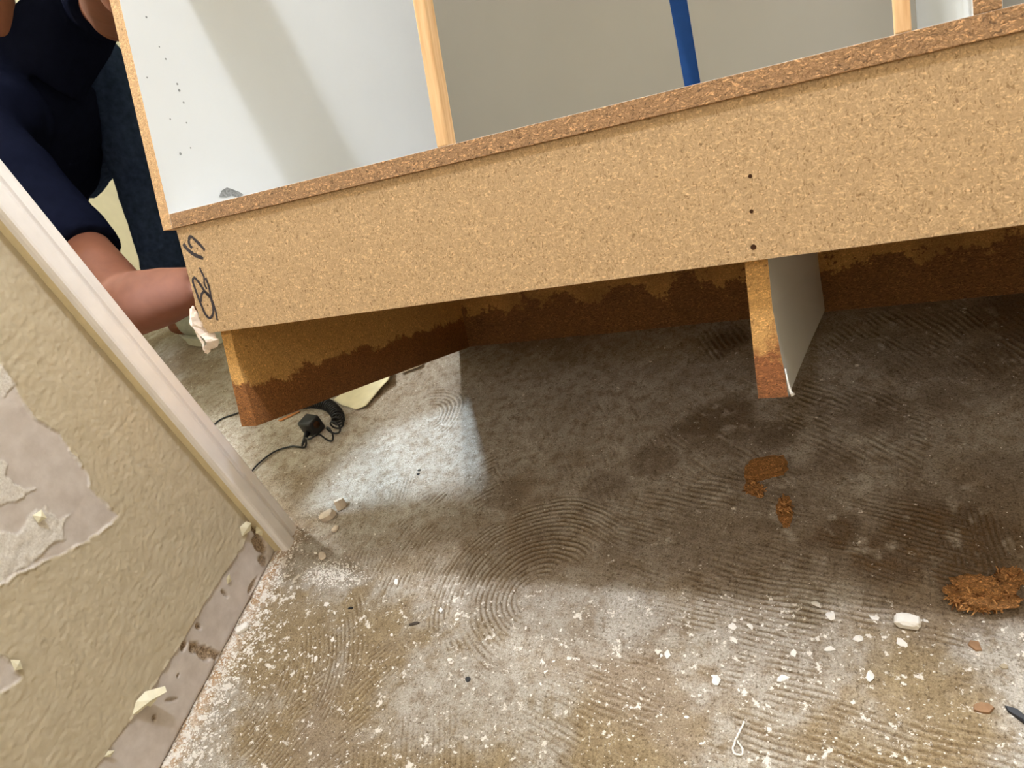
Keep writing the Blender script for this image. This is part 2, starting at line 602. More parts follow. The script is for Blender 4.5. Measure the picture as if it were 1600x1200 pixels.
# combed valleys keep the tan glue, crests are dusted pale
val = w.maprange(rgb[2], 0.0, 0.45, 1.0, 0.0)
col = w.mix(w.math('MULTIPLY', val, 0.95), col, lin(112, 90, 60))
cre = w.maprange(rgb[2], 0.62, 1.0, 0.0, 1.0)
col = w.mix(w.math('MULTIPLY', cre, 0.75), col, lin(205, 194, 178))
glue = w.ramp(n1, [(0.3, lin(82, 60, 36)), (0.7, lin(118, 92, 62))])
col = w.mix(w.math('MULTIPLY', rgb[1], w.maprange(n1, 0.25, 0.6, 0.55, 0.95)), col, glue)
mort = w.ramp(n1, [(0.35, lin(200, 160, 118)), (0.65, lin(226, 208, 190))])
col = w.mix(w.math('MULTIPLY', rgb2[1], 0.85, True), col, mort)
col = w.mix(1.0, col, w.ramp(n2, [(0.28, (0.62, 0.60, 0.57)), (0.62, (1, 1, 1))]), 'MULTIPLY')
pit = w.noise(v, 210, 5, 0.72)
col = w.mix(1.0, col, w.ramp(pit, [(0.34, (0.58, 0.54, 0.49)), (0.46, (1, 1, 1)), (0.60, (1, 1, 1)), (0.72, (1.25, 1.24, 1.22))]), 'MULTIPLY')
grain = w.noise(v, 950, 2, 0.6)
col = w.mix(1.0, col, w.ramp(grain, [(0.32, (0.74, 0.72, 0.70)), (0.52, (1, 1, 1)), (0.70, (1.14, 1.14, 1.13))]), 'MULTIPLY')
scr = w.noise(w.coord(scale=(1, 0.12, 1), rot=(0, 0, 0.5)), 300, 3, 0.6)
col = w.mix(1.0, col, w.ramp(scr, [(0.30, (0.80, 0.78, 0.75)), (0.42, (1, 1, 1))]), 'MULTIPLY')
fa = w.noise(v, 120, 6, 0.68)
fb = w.noise(v, 46, 7, 0.72)
fk = w.math('MAXIMUM', w.maprange(w.math('ADD', fa, w.math('MULTIPLY', aw, 0.13)), 0.685, 0.72), w.maprange(w.math('ADD', fb, w.math('MULTIPLY', aw, 0.10)), 0.650, 0.675))
col = w.mix(w.math('MULTIPLY', fk, 0.92, True), col, lin(232, 224, 213))
w.bump(w.math('ADD', w.math('ADD', n1, w.math('MULTIPLY', n2, 0.6)), w.math('ADD', w.noise(v, 210, 5, 0.72), 0.0)), 0.6, 0.0016)
M_FLOOR = w.done(col, w.maprange(n1, 0.3, 0.7, 0.72, 0.92), 0.2)

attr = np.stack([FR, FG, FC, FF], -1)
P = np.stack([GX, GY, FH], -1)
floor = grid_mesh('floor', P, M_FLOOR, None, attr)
a = floor.data.attributes.new('wear_b', 'FLOAT_COLOR', 'POINT')
a.data.foreach_set('color', np.stack([FY, FRUB, FM, FM], -1).reshape(-1).astype(np.float32))
tag(floor, 'bare concrete slab with combed thinset ridges, glue stains and plaster dust', kind='structure')

# ------------------------------------------------------------------ left wall, torn paint over drywall
PATCH_BIG = [(-0.6352, 0.5546), (-0.6377, 0.5198), (-0.6435, 0.4862), (-0.6511, 0.45), (-0.6461, 0.4152), (-0.6508, 0.3855), (-0.6557, 0.3583), (-0.6639, 0.3341),
             (-0.6657, 0.3156), (-0.6659, 0.2805), (-0.6906, 0.2859), (-0.7189, 0.2934), (-0.7454, 0.3072), (-0.773, 0.3236), (-0.7965, 0.3357), (-0.8201, 0.3459), (-0.8711, 0.3668), (-0.88, 0.5546)]
PATCH_SMALL = [(-0.8733, 0.3259), (-0.8751, 0.2935), (-0.876, 0.2767), (-0.8801, 0.2539), (-0.8881, 0.2571), (-0.9061, 0.2639), (-0.9215, 0.2746), (-0.95, 0.30)]
TORN = [[(-0.7306, 0.463), (-0.7177, 0.4435), (-0.7181, 0.4322), (-0.7298, 0.4211), (-0.7169, 0.388), (-0.7353, 0.3936), (-0.7566, 0.4064), (-0.7782, 0.4172)],
        [(-0.7948, 0.4013), (-0.778, 0.386), (-0.7632, 0.3672), (-0.7363, 0.3727), (-0.7236, 0.367), (-0.7217, 0.3417), (-0.7067, 0.3369), (-0.7374, 0.3209), (-0.7766, 0.3319), (-0.8187, 0.3472), (-0.8411, 0.3568)],
        [(-0.6498, 0.5299), (-0.6383, 0.5192), (-0.6429, 0.4913), (-0.6581, 0.4893), (-0.6704, 0.5102)]]
STRIP = [(-1.6, 0.103), (-0.923, 0.1002), (-0.899, 0.0961), (-0.8359, 0.0862), (-0.7319, 0.0804), (-0.6491, 0.079), (-0.5573, 0.0709), (-0.5381, 0.0758), (-0.5159, 0.085), (-0.40, 0.085)]

ws = np.concatenate([np.arange(-2.65, -0.98, 0.03), np.arange(-0.98, -0.4625, 0.0016)])
wz = np.concatenate([np.arange(-0.01, 0.80, 0.0017), np.arange(0.80, 2.78, 0.03)])
S, Z = np.meshgrid(ws, wz)
js = S + 0.010 * (fbm(S, Z, 60, 4, 70, 0.6) - 0.5)
jz = Z + 0.010 * (fbm(S, Z, 60, 4, 71, 0.6) - 0.5)
d_big = poly_dist(js, jz, PATCH_BIG)
d_small = poly_dist(js, jz, PATCH_SMALL)
zs = np.interp(S, [p[0] for p in STRIP], [p[1] for p in STRIP])
d_strip = (zs + 0.003 * (fbm(S, Z, 40, 3, 74) - 0.5)) - Z
bare_d = np.maximum(np.maximum(d_big, d_small), d_strip)
bare = sstep(-0.0004, 0.0010, bare_d)
torn = np.zeros_like(S)
for tp in TORN:
    torn = np.maximum(torn, sstep(-0.0005, 0.001, poly_dist(js + 0.008 * (fbm(S, Z, 110, 3, 75) - 0.5), jz + 0.008 * (fbm(S, Z, 110, 3, 77) - 0.5), tp)))
torn = torn * bare
peel = fbm(S, Z, 210, 3, 80, 0.55)
peel2 = fbm(S, Z, 75, 3, 81)
hh = (1 - bare) * (0.0014 + 0.0016 * (peel - 0.5) + 0.0004 * (peel2 - 0.5))
hh += bare * (0.0003 * (fbm(S, Z, 500, 2, 82) - 0.5) + 0.0006 * (fbm(S, Z, 40, 3, 83) - 0.5))
hh += torn * (0.0012 + 0.0022 * (fbm(S, Z, 110, 4, 84, 0.6) - 0.5))
lip = np.exp(-(bare_d / 0.0018) ** 2) * sstep(0.35, 0.6, fbm(S, Z, 70, 3, 85))
hh += 0.0016 * lip
# gouges in the bare strip where the baseboard was levered off
G2 = np.zeros_like(S)
for cx, cz, rs, rz, ang, dep in ((-0.722, 0.036, 0.010, 0.034, 0.25, 1.0), (-0.700, 0.066, 0.005, 0.010, 0, 1.0), (-0.735, 0.073, 0.008, 0.006, 0, 1),
                                 (-0.716, 0.006, 0.010, 0.004, 0, 1), (-0.635, 0.055, 0.004, 0.010, 0, 0.6), (-0.80, 0.045, 0.003, 0.012, 0.6, 0.5),
                                 (-0.532, 0.040, 0.013, 0.022, 0.2, 1.0), (-0.548, 0.018, 0.010, 0.014, 0, 0.8), (-0.52, 0.065, 0.006, 0.02, 0, 1), (-0.59, 0.012, 0.02, 0.006, 0, 0.7),
                                 (-0.77, 0.055, 0.005, 0.003, 0, 0.7), (-0.83, 0.055, 0.004, 0.004, 0, 0.8)):
    c, s = math.cos(ang), math.sin(ang)
    u = ((S - cx) * c + (Z - cz) * s) / rs
    t = (-(S - cx) * s + (Z - cz) * c) / rz
    G2 = np.maximum(G2, dep * (1 - sstep(0.6, 1.1, np.hypot(u, t) + 0.9 * (fbm(S, Z, 90, 3, 86) - 0.5))))
hh -= 0.006 * G2 * (1 - 0.4 * fbm(S, Z, 200, 2, 87))
hh -= 0.004 * np.exp(-(np.maximum(Z, 0) / 0.004) ** 2)
K = KW + hh
P = np.stack([YW[0] * S + NW[0] * K, YW[1] * S + NW[1] * K, Z], -1)
w = NT('painted_drywall')
at = w.n('ShaderNodeAttribute', attribute_name='wear')
rgb = w.sep(at.outputs['Color'])
v = w.coord()
n1 = w.noise(v, 40, 4)
n2 = w.noise(v, 350, 3)
paint = w.ramp(n1, [(0.3, lin(188, 174, 148)), (0.7, lin(199, 186, 161))])
paper = w.ramp(n1, [(0.3, lin(192, 180, 170)), (0.7, lin(212, 202, 194))])
white = w.ramp(n2, [(0.3, lin(206, 197, 186)), (0.7, lin(234, 228, 220))])
gouge = w.ramp(n2, [(0.35, lin(112, 92, 72)), (0.65, lin(190, 168, 142))])
col = w.mix(rgb[0], paint, paper)
col = w.mix(rgb[1], col, white)
col = w.mix(rgb[2], col, gouge)
w.bump(w.noise(v, 260, 2, 0.5), 0.22, 0.0012)
M_WALL = w.done(col, 0.6, 0.3)
attr = np.stack([bare, np.clip(np.maximum(torn, 0.8 * lip * bare), 0, 1), np.clip(G2, 0, 1), np.ones_like(S)], -1)
# grid runs s then z: flip so that normals face the room
wall = grid_mesh('wall_left', P, M_WALL, None, attr)
tag(wall, 'beige textured wall with paint torn off to bare drywall paper', kind='structure')


def wpt(s, z, off=0.0):
    k = KW + off
    return Vector((YW[0] * s + NW[0] * k, YW[1] * s + NW[1] * k, z))


def wbox(name, s0, s1, k0, k1, z0, z1, mats, parent=None):
    bm = bmesh.new()
    vs = [bm.verts.new(wpt(s, z, k)) for z in (z0, z1) for s, k in ((s0, k0), (s1, k0), (s1, k1), (s0, k1))]
    for idx in ((0, 1, 2, 3), (7, 6, 5, 4), (0, 4, 5, 1), (1, 5, 6, 2), (2, 6, 7, 3), (3, 7, 4, 0)):
        bm.faces.new([vs[i] for i in idx])
    bmesh.ops.recalc_face_normals(bm, faces=bm.faces[:])
    return from_bm(name, bm, mats, parent)


M_BEIGE = plain('beige_paint', lin(200, 185, 154), 0.65, 0.3, 0.05, 40, 0.1)
M_CREAM = plain('cream_wall_paint', lin(200, 196, 172), 0.7, 0.3, 0.04, 20, 0.1)
M_CEIL = plain('ceiling_white', lin(225, 220, 210), 0.8, 0.2, 0.03, 30)
M_TRIM = plain('trim_gloss_white', lin(246, 241, 240), 0.38, 0.45, 0.04, 25)
M_TRIMSIDE = plain('trim_overpainted_cream', lin(222, 206, 168), 0.5, 0.35, 0.06, 60, 0.1)

# core of the wall, doorway jamb
core = wbox('wall_core', -2.65, -0.4625, -0.115, -0.008, -0.01, 2.75, [M_BEIGE], wall)
# door casing: moulded board around the end of the wall
prof = [(-0.518, -0.004), (-0.518, 0.0150), (-0.5178, 0.0225), (-0.5160, 0.0268), (-0.5130, 0.0280), (-0.4960, 0.0276), (-0.4925, 0.0262), (-0.4905, 0.0225), (-0.4885, 0.0195),
        (-0.4860, 0.0205), (-0.4835, 0.0232), (-0.4700, 0.0205), (-0.4655, 0.0185), (-0.4630, 0.0150), (-0.4620, 0.0120), (-0.4620, -0.004)]
bm = bmesh.new()
zl = [-0.006, 0.02, 0.3, 0.9, 2.1]
rings = [[bm.verts.new(wpt(s, z, k)) for s, k in prof] for z in zl]
for r0, r1 in zip(rings, rings[1:]):
    for i in range(len(prof)):
        j = (i + 1) % len(prof)
        f = bm.faces.new((r0[i], r0[j], r1[j], r1[i]))
        f.material_index = 1 if i == 0 else 0
bm.faces.new(rings[0][::-1])
bm.faces.new(rings[-1])
bmesh.ops.recalc_face_normals(bm, faces=bm.faces[:])
trim = from_bm('trim_1', bm, [M_TRIM, M_TRIMSIDE])
tag(trim, 'white moulded door casing standing at the end of the beige wall', kind='structure')
jamb = wbox('trim_2', -0.4625, -0.458, -0.116, 0.004, -0.006, 2.08, [M_TRIM])
tag(jamb, 'white door jamb board behind the casing', kind='structure')

stub = tag(box('wall_added_stub', (-0.21, 0.03, -0.01), (-0.095, 0.66, 2.75), [M_CREAM], None, 0.0), 'unseen wall stub added beside the doorway to shade the person', kind='structure')  # added out of view to keep the ceiling light off the person
header = tag(box('wall_left_header', (-0.21, -0.46, 2.05), (-0.095, 0.03, 2.75), [M_CREAM], None, 0.0), 'wall over the doorway', kind='structure')
# other walls of the two rooms
box_wall = lambda n, lo, hi, m: tag(box(n, lo, hi, [m], None, 0.0), kind='structure')
box_wall('wall_back', (-2.75, 0.66, -0.01), (2.75, 0.78, 2.75), M_CREAM)['label'] = 'cream painted wall behind the crouching person'
box_wall('wall_right', (2.6, -2.75, -0.01), (2.72, 0.66, 2.75), M_BEIGE)
box_wall('wall_front', (-2.75, -2.75, -0.01), (2.6, -2.63, 2.75), M_BEIGE)
box_wall('wall_far_left', (-2.75, -2.63, -0.01), (-2.63, 0.66, 2.75), M_CREAM)
box_wall('ceiling', (-2.75, -2.75, 2.75), (2.75, 0.78, 2.85), M_CEIL)

# curled paint flaps still hanging on the wall
M_FLAP = plain('paint_flap_cream', lin(226, 218, 190), 0.5, 0.3, 0.08, 90)


def wall_flap(pts, lift, parent=wall, label=None):
    """thin curled scrap: list of (s, z, off)"""
    bm = bmesh.new()
    A = [bm.verts.new(wpt(s, z, o)) for s, z, o in pts]
    cen = sum((v.co for v in A), Vector()) / len(A) + Vector((NW[0], NW[1], 0)) * lift
    c = bm.verts.new(cen)
    for i in range(len(A)):
        bm.faces.new((A[i], A[(i + 1) % len(A)], c))
    bmesh.ops.recalc_face_normals(bm, faces=bm.faces[:])
    geom = bmesh.ops.solidify(bm, geom=bm.faces[:], thickness=0.0006)
    o = from_bm('paint_flap', bm, [M_FLAP], parent)
    if label:
        o['label'] = label
    return o


wall_flap([(-0.8446, 0.0915, 0.002), (-0.8300, 0.0985, 0.003), (-0.8148, 0.0960, 0.006), (-0.800, 0.0830, 0.020), (-0.806, 0.0790, 0.024), (-0.8228, 0.0840, 0.014), (-0.8400, 0.0865, 0.004)], 0.006, label='torn cream paint flap above the bare strip')
wall_flap([(-0.828, 0.085, 0.004), (-0.820, 0.086, 0.012), (-0.817, 0.079, 0.014), (-0.826, 0.077, 0.008)], 0.003)
wall_flap([(-0.548, 0.083, 0.002), (-0.541, 0.098, 0.004), (-0.531, 0.099, 0.012), (-0.529, 0.092, 0.016), (-0.536, 0.082, 0.012)], 0.004, label='curled cream paint flap beside the casing foot')
wall_flap([(-0.525, 0.062, 0.002), (-0.519, 0.072, 0.006), (-0.516, 0.058, 0.010), (-0.521, 0.050, 0.005)], 0.003)
wall_flap([(-0.622, 0.060, 0.001), (-0.618, 0.070, 0.004), (-0.611, 0.071, 0.006), (-0.614, 0.058, 0.003)], 0.002)
wall_flap([(-0.900, 0.0961, 0.002), (-0.893, 0.0975, 0.004), (-0.889, 0.090, 0.006), (-0.897, 0.089, 0.004)], 0.002)
wall_flap([(-0.741, 0.371, 0.002), (-0.731, 0.369, 0.006), (-0.735, 0.358, 0.008), (-0.744, 0.360, 0.003)], 0.003)
wall_flap([(-0.8745, 0.280, 0.002), (-0.870, 0.271, 0.004), (-0.876, 0.262, 0.005), (-0.881, 0.268, 0.003)], 0.002)

# ------------------------------------------------------------------ cabinet, tipped back on its rear bottom edge
TILT = -0.50464
DEP = 0.6282
HB = 0.276
M_FACE = particle('particle_face', lin(186, 155, 116), contrast=0.85)
M_EDGE = particle('particle_edge', lin(164, 126, 88), coarse=0.95, contrast=2.4, bump=1.0)
M_EDGEL = particle('particle_edge_pale', lin(205, 165, 120), coarse=0.9, contrast=1.3, bump=0.4)
M_BASEL = particle('particle_water_stained', lin(204, 158, 94), stain_h=0.055, stain_noise=0.024, stain_col=(0.17, 0.066, 0.02, 1))
M_BASEB = particle('particle_heavily_stained', lin(190, 142, 82), stain_h=0.075, stain_noise=0.05, stain_col=(0.14, 0.062, 0.022, 1), blotch=0.5)
M_SUP = particle('particle_swollen_edge', lin(196, 152, 94), stain_h=0.036, stain_noise=0.035, contrast=1.4, coarse=0.7, stain_col=(0.17, 0.062, 0.024, 1), soft=0.022)
M_MEL = plain('white_melamine', lin(224, 225, 225), 0.32, 0.45, 0.015, 8)
M_BACK = plain('tan_hardboard_back', lin(128, 120, 104), 0.36, 0.45, 0.03, 5)
w = NT('pine_strip')
v = w.coord(scale=(1, 1, 0.06))
g1 = w.noise(v, 260, 4)
M_PINE = w.done(w.ramp(g1, [(0.3, lin(205, 158, 108)), (0.7, lin(232, 194, 146))]), 0.5, 0.35)
M_INK = plain('black_marker_ink', lin(52, 46, 50), 0.5, 0.3, 0.3, 300)
M_TAPE = plain('blue_painters_tape', lin(26, 76, 138), 0.6, 0.3, 0.06, 60)
M_PAPER = plain('torn_drywall_paper', lin(222, 205, 190), 0.8, 0.2, 0.12, 90, 0.4)
M_HOLE = plain('dark_hole', lin(60, 38, 22), 0.9, 0.1, 0.1)
M_SMEAR = plain('grey_smear', lin(140, 140, 138), 0.8, 0.2, 0.4, 350)

cab = empty('base_cabinet', (0, 0, 0), (TILT, 0, 0))
tag(cab, 'bare particleboard base cabinet without doors, tipped back off the floor', 'cabinet')
W = 1.32
HT = HB + 0.80
F = -DEP           # front plane


def L(u, v, wd):
    """cabinet frame (along, up from deck bottom, into the depth) -> local"""
    return Vector((u, wd - DEP, v + HB))


panel_faces = lambda nrm: 1 if abs(nrm.x) > 0.7 else 0
BK = 0.092
o = box('side_panel', (0, F, HB), (0.0179, BK, HT), [M_EDGEL, M_MEL], cab, 0.0006, panel_faces)
o['label'] = 'left side panel, white inside'
side = o
box('bottom_deck', (0.0179, F, HB), (W, BK, HB + 0.0190), [M_EDGE, M_MEL], cab, 0.0006, lambda n: 1 if n.z > 0.7 else 0)
box('back_panel', (0.0, BK, HB), (W, BK + 0.016, HT), [M_BACK], cab, 0.0)['label'] = 'smooth tan back panel inside'
box('side_panel', (W, F, HB), (W + 0.018, BK, HT), [M_EDGEL, M_MEL], cab, 0.0006, panel_faces)
box('divider_panel', (0.9146, F, HB + 0.019), (0.9336, BK, HT), [M_EDGE, M_MEL], cab, 0.001, panel_faces)
box('mullion', (0.4352, F, HB + 0.019), (0.4485, F + 0.019, HB + 0.535), [M_PINE], cab, 0.0012)
box('mullion', (0.8624, F, HB + 0.019), (0.8742, F + 0.019, HB + 0.535), [M_PINE], cab, 0.0012)
box('top_rail', (0.0179, F, HB + 0.535), (0.9146, F + 0.019, HB + 0.78), [M_PINE], cab, 0.001)
box('top_rail', (0.0179, BK - 0.06, HT - 0.019), (W, BK, HT), [M_PINE], cab, 0.001)

# base under the deck
REC = 0.0035
yk0, yk1 = F + REC, F + REC + 0.016
bm = bmesh.new()
kb = HB - 0.1414
left = [(0.0206, HB), (0.0222, HB - 0.03), (0.0235, HB - 0.06), (0.0248, HB - 0.095), (0.0236, HB - 0.103), (0.0262, HB - 0.112), (0.0262, HB - 0.120), (0.0300, HB - 0.126), (0.0300, HB - 0.133), (0.0345, HB - 0.137), (0.036, kb)]
prism(bm, left + [(W, kb), (W, HB)], yk0, yk1)
toe = from_bm('toe_kick', bm, [M_FACE], cab)
toe['label'] = 'particleboard front board with marker writing at its left end'
# swollen base panels: profile in (x, z), deeper flare at the bottom front
def flared(name, x0, x1, y0, y1, zb, zt, fl_l, fl_r, hfl, mats, mel=None):
    bm = bmesh.new()
    zsn = [zb, zb + 0.004, zb + hfl * 0.25, zb + hfl * 0.5, zb + hfl, (zb + hfl + zt) / 2, zt]
    ysn = [y0, y0 + 0.03, y0 + 0.12, (y0 + y1) / 2, y1]
    Lg, Rg = [], []
    for yv in ysn:
        kf = 1.0 if yv < y0 + 0.05 else (0.75 if yv < y0 + 0.2 else 0.5)
        lrow, rrow = [], []
        for zv in zsn:
            t = max(0.0, 1 - (zv - zb) / hfl)
            q = t * t * (3 - 2 * t) * kf
            jl = random.uniform(-0.0004, 0.0004)
            lrow.append(bm.verts.new((x0 - fl_l * q + jl, yv, zv)))
            rrow.append(bm.verts.new((x1 + fl_r * q - jl, yv, zv)))
        Lg.append(lrow)
        Rg.append(rrow)
    for i in range(len(ysn) - 1):
        for j in range(len(zsn) - 1):
            bm.faces.new((Lg[i][j], Lg[i][j + 1], Lg[i + 1][j + 1], Lg[i + 1][j]))
            f = bm.faces.new((Rg[i][j], Rg[i + 1][j], Rg[i + 1][j + 1], Rg[i][j + 1]))
            if mel:
                f.material_index = mel
        bm.faces.new((Lg[i][0], Lg[i + 1][0], Rg[i + 1][0], Rg[i][0]))
        bm.faces.new((Lg[i][-1], Rg[i][-1], Rg[i + 1][-1], Lg[i + 1][-1]))
    for j in range(len(zsn) - 1):
        bm.faces.new((Lg[0][j], Rg[0][j], Rg[0][j + 1], Lg[0][j + 1]))
        bm.faces.new((Lg[-1][j], Lg[-1][j + 1], Rg[-1][j + 1], Rg[-1][j]))
    bmesh.ops.recalc_face_normals(bm, faces=bm.faces[:])
    return from_bm(name, bm, mats, cab)


flared('base_side', 0.0414, 0.0600, yk1, 0.0, 0.0, HB, 0.0, 0.009, 0.10, [M_BASEL])['label'] = 'left base panel, water stained dark along its lower edge'
flared('base_support', 0.7293, 0.7500, yk1, 0.0, 0.003, HB, 0.0, 0.0065, 0.085, [M_SUP, M_MEL], 1)['label'] = 'white faced middle support with a swollen rotten foot'
flared('base_back', 0.0600, W, 0.0, 0.016, 0.0, HB, 0.0, 0.0, 0.05, [M_BASEB])['label'] = 'rear base board, dark with water stains'
flared('base_side', W - 0.03, W - 0.012, yk1, 0.0, 0.0, HB, 0.0, 0.004, 0.08, [M_BASEL])
# frayed white melamine film at the foot of the support
bm = bmesh.new()
tube(bm, [(0.7560, yk1 + 0.001, 0.03), (0.7575, yk1, 0.016), (0.7592, yk1 - 0.001, 0.008), (0.7612, yk1 - 0.001, 0.0045)], [0.0006, 0.0008, 0.0012, 0.0022], 8)
from_bm('frayed_film', bm, [plain('melamine_film', lin(226, 222, 216), 0.4)], cab, True)

# marker writing on the toe kick
WRITE = [[(0.0276, -0.0212), (0.0334, -0.0294), (0.0435, -0.0377), (0.0581, -0.0446)], [(0.042, -0.0291), (0.0386, -0.0224), (0.041, -0.016), (0.0454, -0.0147), (0.0519, -0.0205), (0.0581, -0.0272), (0.064, -0.0348)],
         [(0.0477, -0.0549), (0.0494, -0.061), (0.0518, -0.0682), (0.0499, -0.0768), (0.0523, -0.084)],
         [(0.0542, -0.0695), (0.0564, -0.0776), (0.0568, -0.0875), (0.0552, -0.0952), (0.0474, -0.0863), (0.0402, -0.0736), (0.0344, -0.0669), (0.0298, -0.0703), (0.0308, -0.0804), (0.0333, -0.0946), (0.0364, -0.107), (0.0391, -0.1163), (0.0451, -0.1216), (0.0516, -0.1186), (0.0555, -0.1111), (0.0559, -0.0992), (0.0529, -0.091), (0.0457, -0.0871), (0.0398, -0.0904), (0.0361, -0.099)],
         [(0.0558, -0.0933), (0.0581, -0.1054), (0.0591, -0.1155), (0.0582, -0.1263)]]
bm = bmesh.new()
for si, st in enumerate(WRITE):
    pts = catmull([L(u, v2, REC) for u, v2 in st], 6)
    r = [0.0026, 0.0021, 0.0015, 0.0018, 0.0016][si]
    prev = None
    yq = F + REC - 0.0002 - 0.00004 * si
    for i, p in enumerate(pts):
        t = (pts[min(i + 1, len(pts) - 1)] - pts[max(i - 1, 0)])
        t.y = 0
        t.normalize()
        nrm = Vector((-t.z, 0, t.x)) * r * (0.85 + 0.3 * random.random()) * (0.7 if i in (0, len(pts) - 1) else 1)
        a1 = bm.verts.new((p.x + nrm.x, yq, p.z + nrm.z))
        b1 = bm.verts.new((p.x - nrm.x, yq, p.z - nrm.z))
        if prev:
            bm.faces.new((prev[0], prev[1], b1, a1))
        prev = (a1, b1)
bmesh.ops.recalc_face_normals(bm, faces=bm.faces[:])
from_bm('marker_writing', bm, [M_INK], toe)


def disc(bm, c, r, nrm, seg=10):
    nrm = Vector(nrm).normalized()
    q = nrm.to_track_quat('Z', 'Y').to_matrix()
    top = [bm.verts.new(Vector(c) + q @ Vector((r * math.cos(2 * math.pi * k / seg), r * math.sin(2 * math.pi * k / seg), 0.0003)) * 1) for k in range(seg)]
    bot = [bm.verts.new(v3.co - nrm * 0.0012) for v3 in top]
    bm.faces.new(top)
    for k in range(seg):
        bm.faces.new((top[k], bot[k], bot[(k + 1) % seg], top[(k + 1) % seg]))


hole_me = None
for (u, v2, r) in ((0.7439, -0.0675, 0.0018), (0.7421, -0.0979, 0.0018), (0.7408, -0.1294, 0.0026), (0.0507, -0.0313, 0.0010), (0.0472, -0.1050, 0.0010)):
    bm = bmesh.new()
    disc(bm, (0, 0, 0), r, (0, -1, 0))
    o = from_bm('nail_hole', bm, [M_HOLE], toe)
    o.location = L(u, v2, REC)
for (v2, wd, r) in ((0.2351, 0.045, 0.0014), (0.2208, 0.051, 0.0016), (0.1923, 0.0148, 0.0014), (0.1904, 0.0609, 0.0020), (0.1822, 0.0617, 0.0026), (0.1668, 0.0647, 0.0018), (0.1425, 0.0363, 0.0014),
                    (0.1400, 0.062, 0.0014), (0.1068, 0.0595, 0.0014), (0.0982, 0.0403, 0.0024), (0.27, 0.035, 0.0018)):
    bm = bmesh.new()
    disc(bm, (0, 0, 0), r * 0.75, (1, 0, 0))
    o = from_bm('screw_mark', bm, [M_SMEAR], side)
    o.location = L(0.0179, v2, wd)
# grey smear low on the inside of the left panel
bm = bmesh.new()
pts = [(0.041, 0.090), (0.050, 0.097), (0.0545, 0.108), (0.052, 0.118), (0.048, 0.131), (0.044, 0.137), (0.0405, 0.126), (0.043, 0.113), (0.0405, 0.103)]
vs = [bm.verts.new(L(0.0184, a, b)) for a, b in pts]
bm.faces.new(vs)
from_bm('putty_smear', bm, [M_SMEAR], side)
# blue tape stuck on the back panel
bm = bmesh.new()
q = [L(0.5545, 0.019, 0.7197), L(0.5815, 0.019, 0.7197), L(0.5655, 0.30, 0.7197), L(0.5480, 0.60, 0.7197), L(0.5200, 0.60, 0.7197), L(0.5350, 0.30, 0.7197)]
f = bm.faces.new([bm.verts.new(p) for p in q])
bmesh.ops.solidify(bm, geom=[f], thickness=0.0003)
bmesh.ops.recalc_face_normals(bm, faces=bm.faces[:])
from_bm('masking_tape', bm, [M_TAPE], cab)['label'] = 'strip of blue masking tape'
# torn drywall paper caught on the lower left corner of the toe kick
PAPER = [(-0.0010, -0.1050), (0.0090, -0.1020), (0.0150, -0.1150), (0.0190, -0.1281), (0.0220, -0.1390), (0.0380, -0.1420), (0.0440, -0.1520), (0.0384, -0.1600), (0.0270, -0.1640), (0.0200, -0.1690), (0.0120, -0.1660), (0.0150, -0.1540), (0.0080, -0.1460), (0.0020, -0.1360), (-0.0040, -0.1250)]
bm = bmesh.new()
fr = [bm.verts.new(L(u + 0.003, v2, 0.010 + random.uniform(-0.004, 0.004))) for u, v2 in PAPER]
cen = []
for k, (u, v2) in enumerate(((0.0075, -0.1130), (0.0080, -0.1290), (0.0170, -0.1420), (0.0290, -0.1520), (0.0210, -0.1600))):
    cen.append(bm.verts.new(L(u + 0.003, v2, 0.003 + random.uniform(-0.003, 0.003))))
def nearest(vt):
    return min(cen, key=lambda c: (c.co - vt.co).length)
n = len(fr)
for i in range(n):
    a1, b1 = fr[i], fr[(i + 1) % n]
    ca, cb = nearest(a1), nearest(b1)
    bm.faces.new((a1, b1, ca))
    if ca is not cb:
        try:
            bm.faces.new((ca, b1, cb))
        except ValueError:
            pass
bmesh.ops.recalc_face_normals(bm, faces=bm.faces[:])
bmesh.ops.subdivide_edges(bm, edges=bm.edges[:], cuts=2, use_grid_fill=True)
for vv in bm.verts:
    vv.co += Vector((random.uniform(-1, 1), random.uniform(-1, 1), random.uniform(-1, 1))) * 0.0011
bmesh.ops.solidify(bm, geom=bm.faces[:], thickness=0.0012)
from_bm('torn_paper', bm, [M_PAPER], cab)['label'] = 'crumpled white drywall paper on the lower left corner'

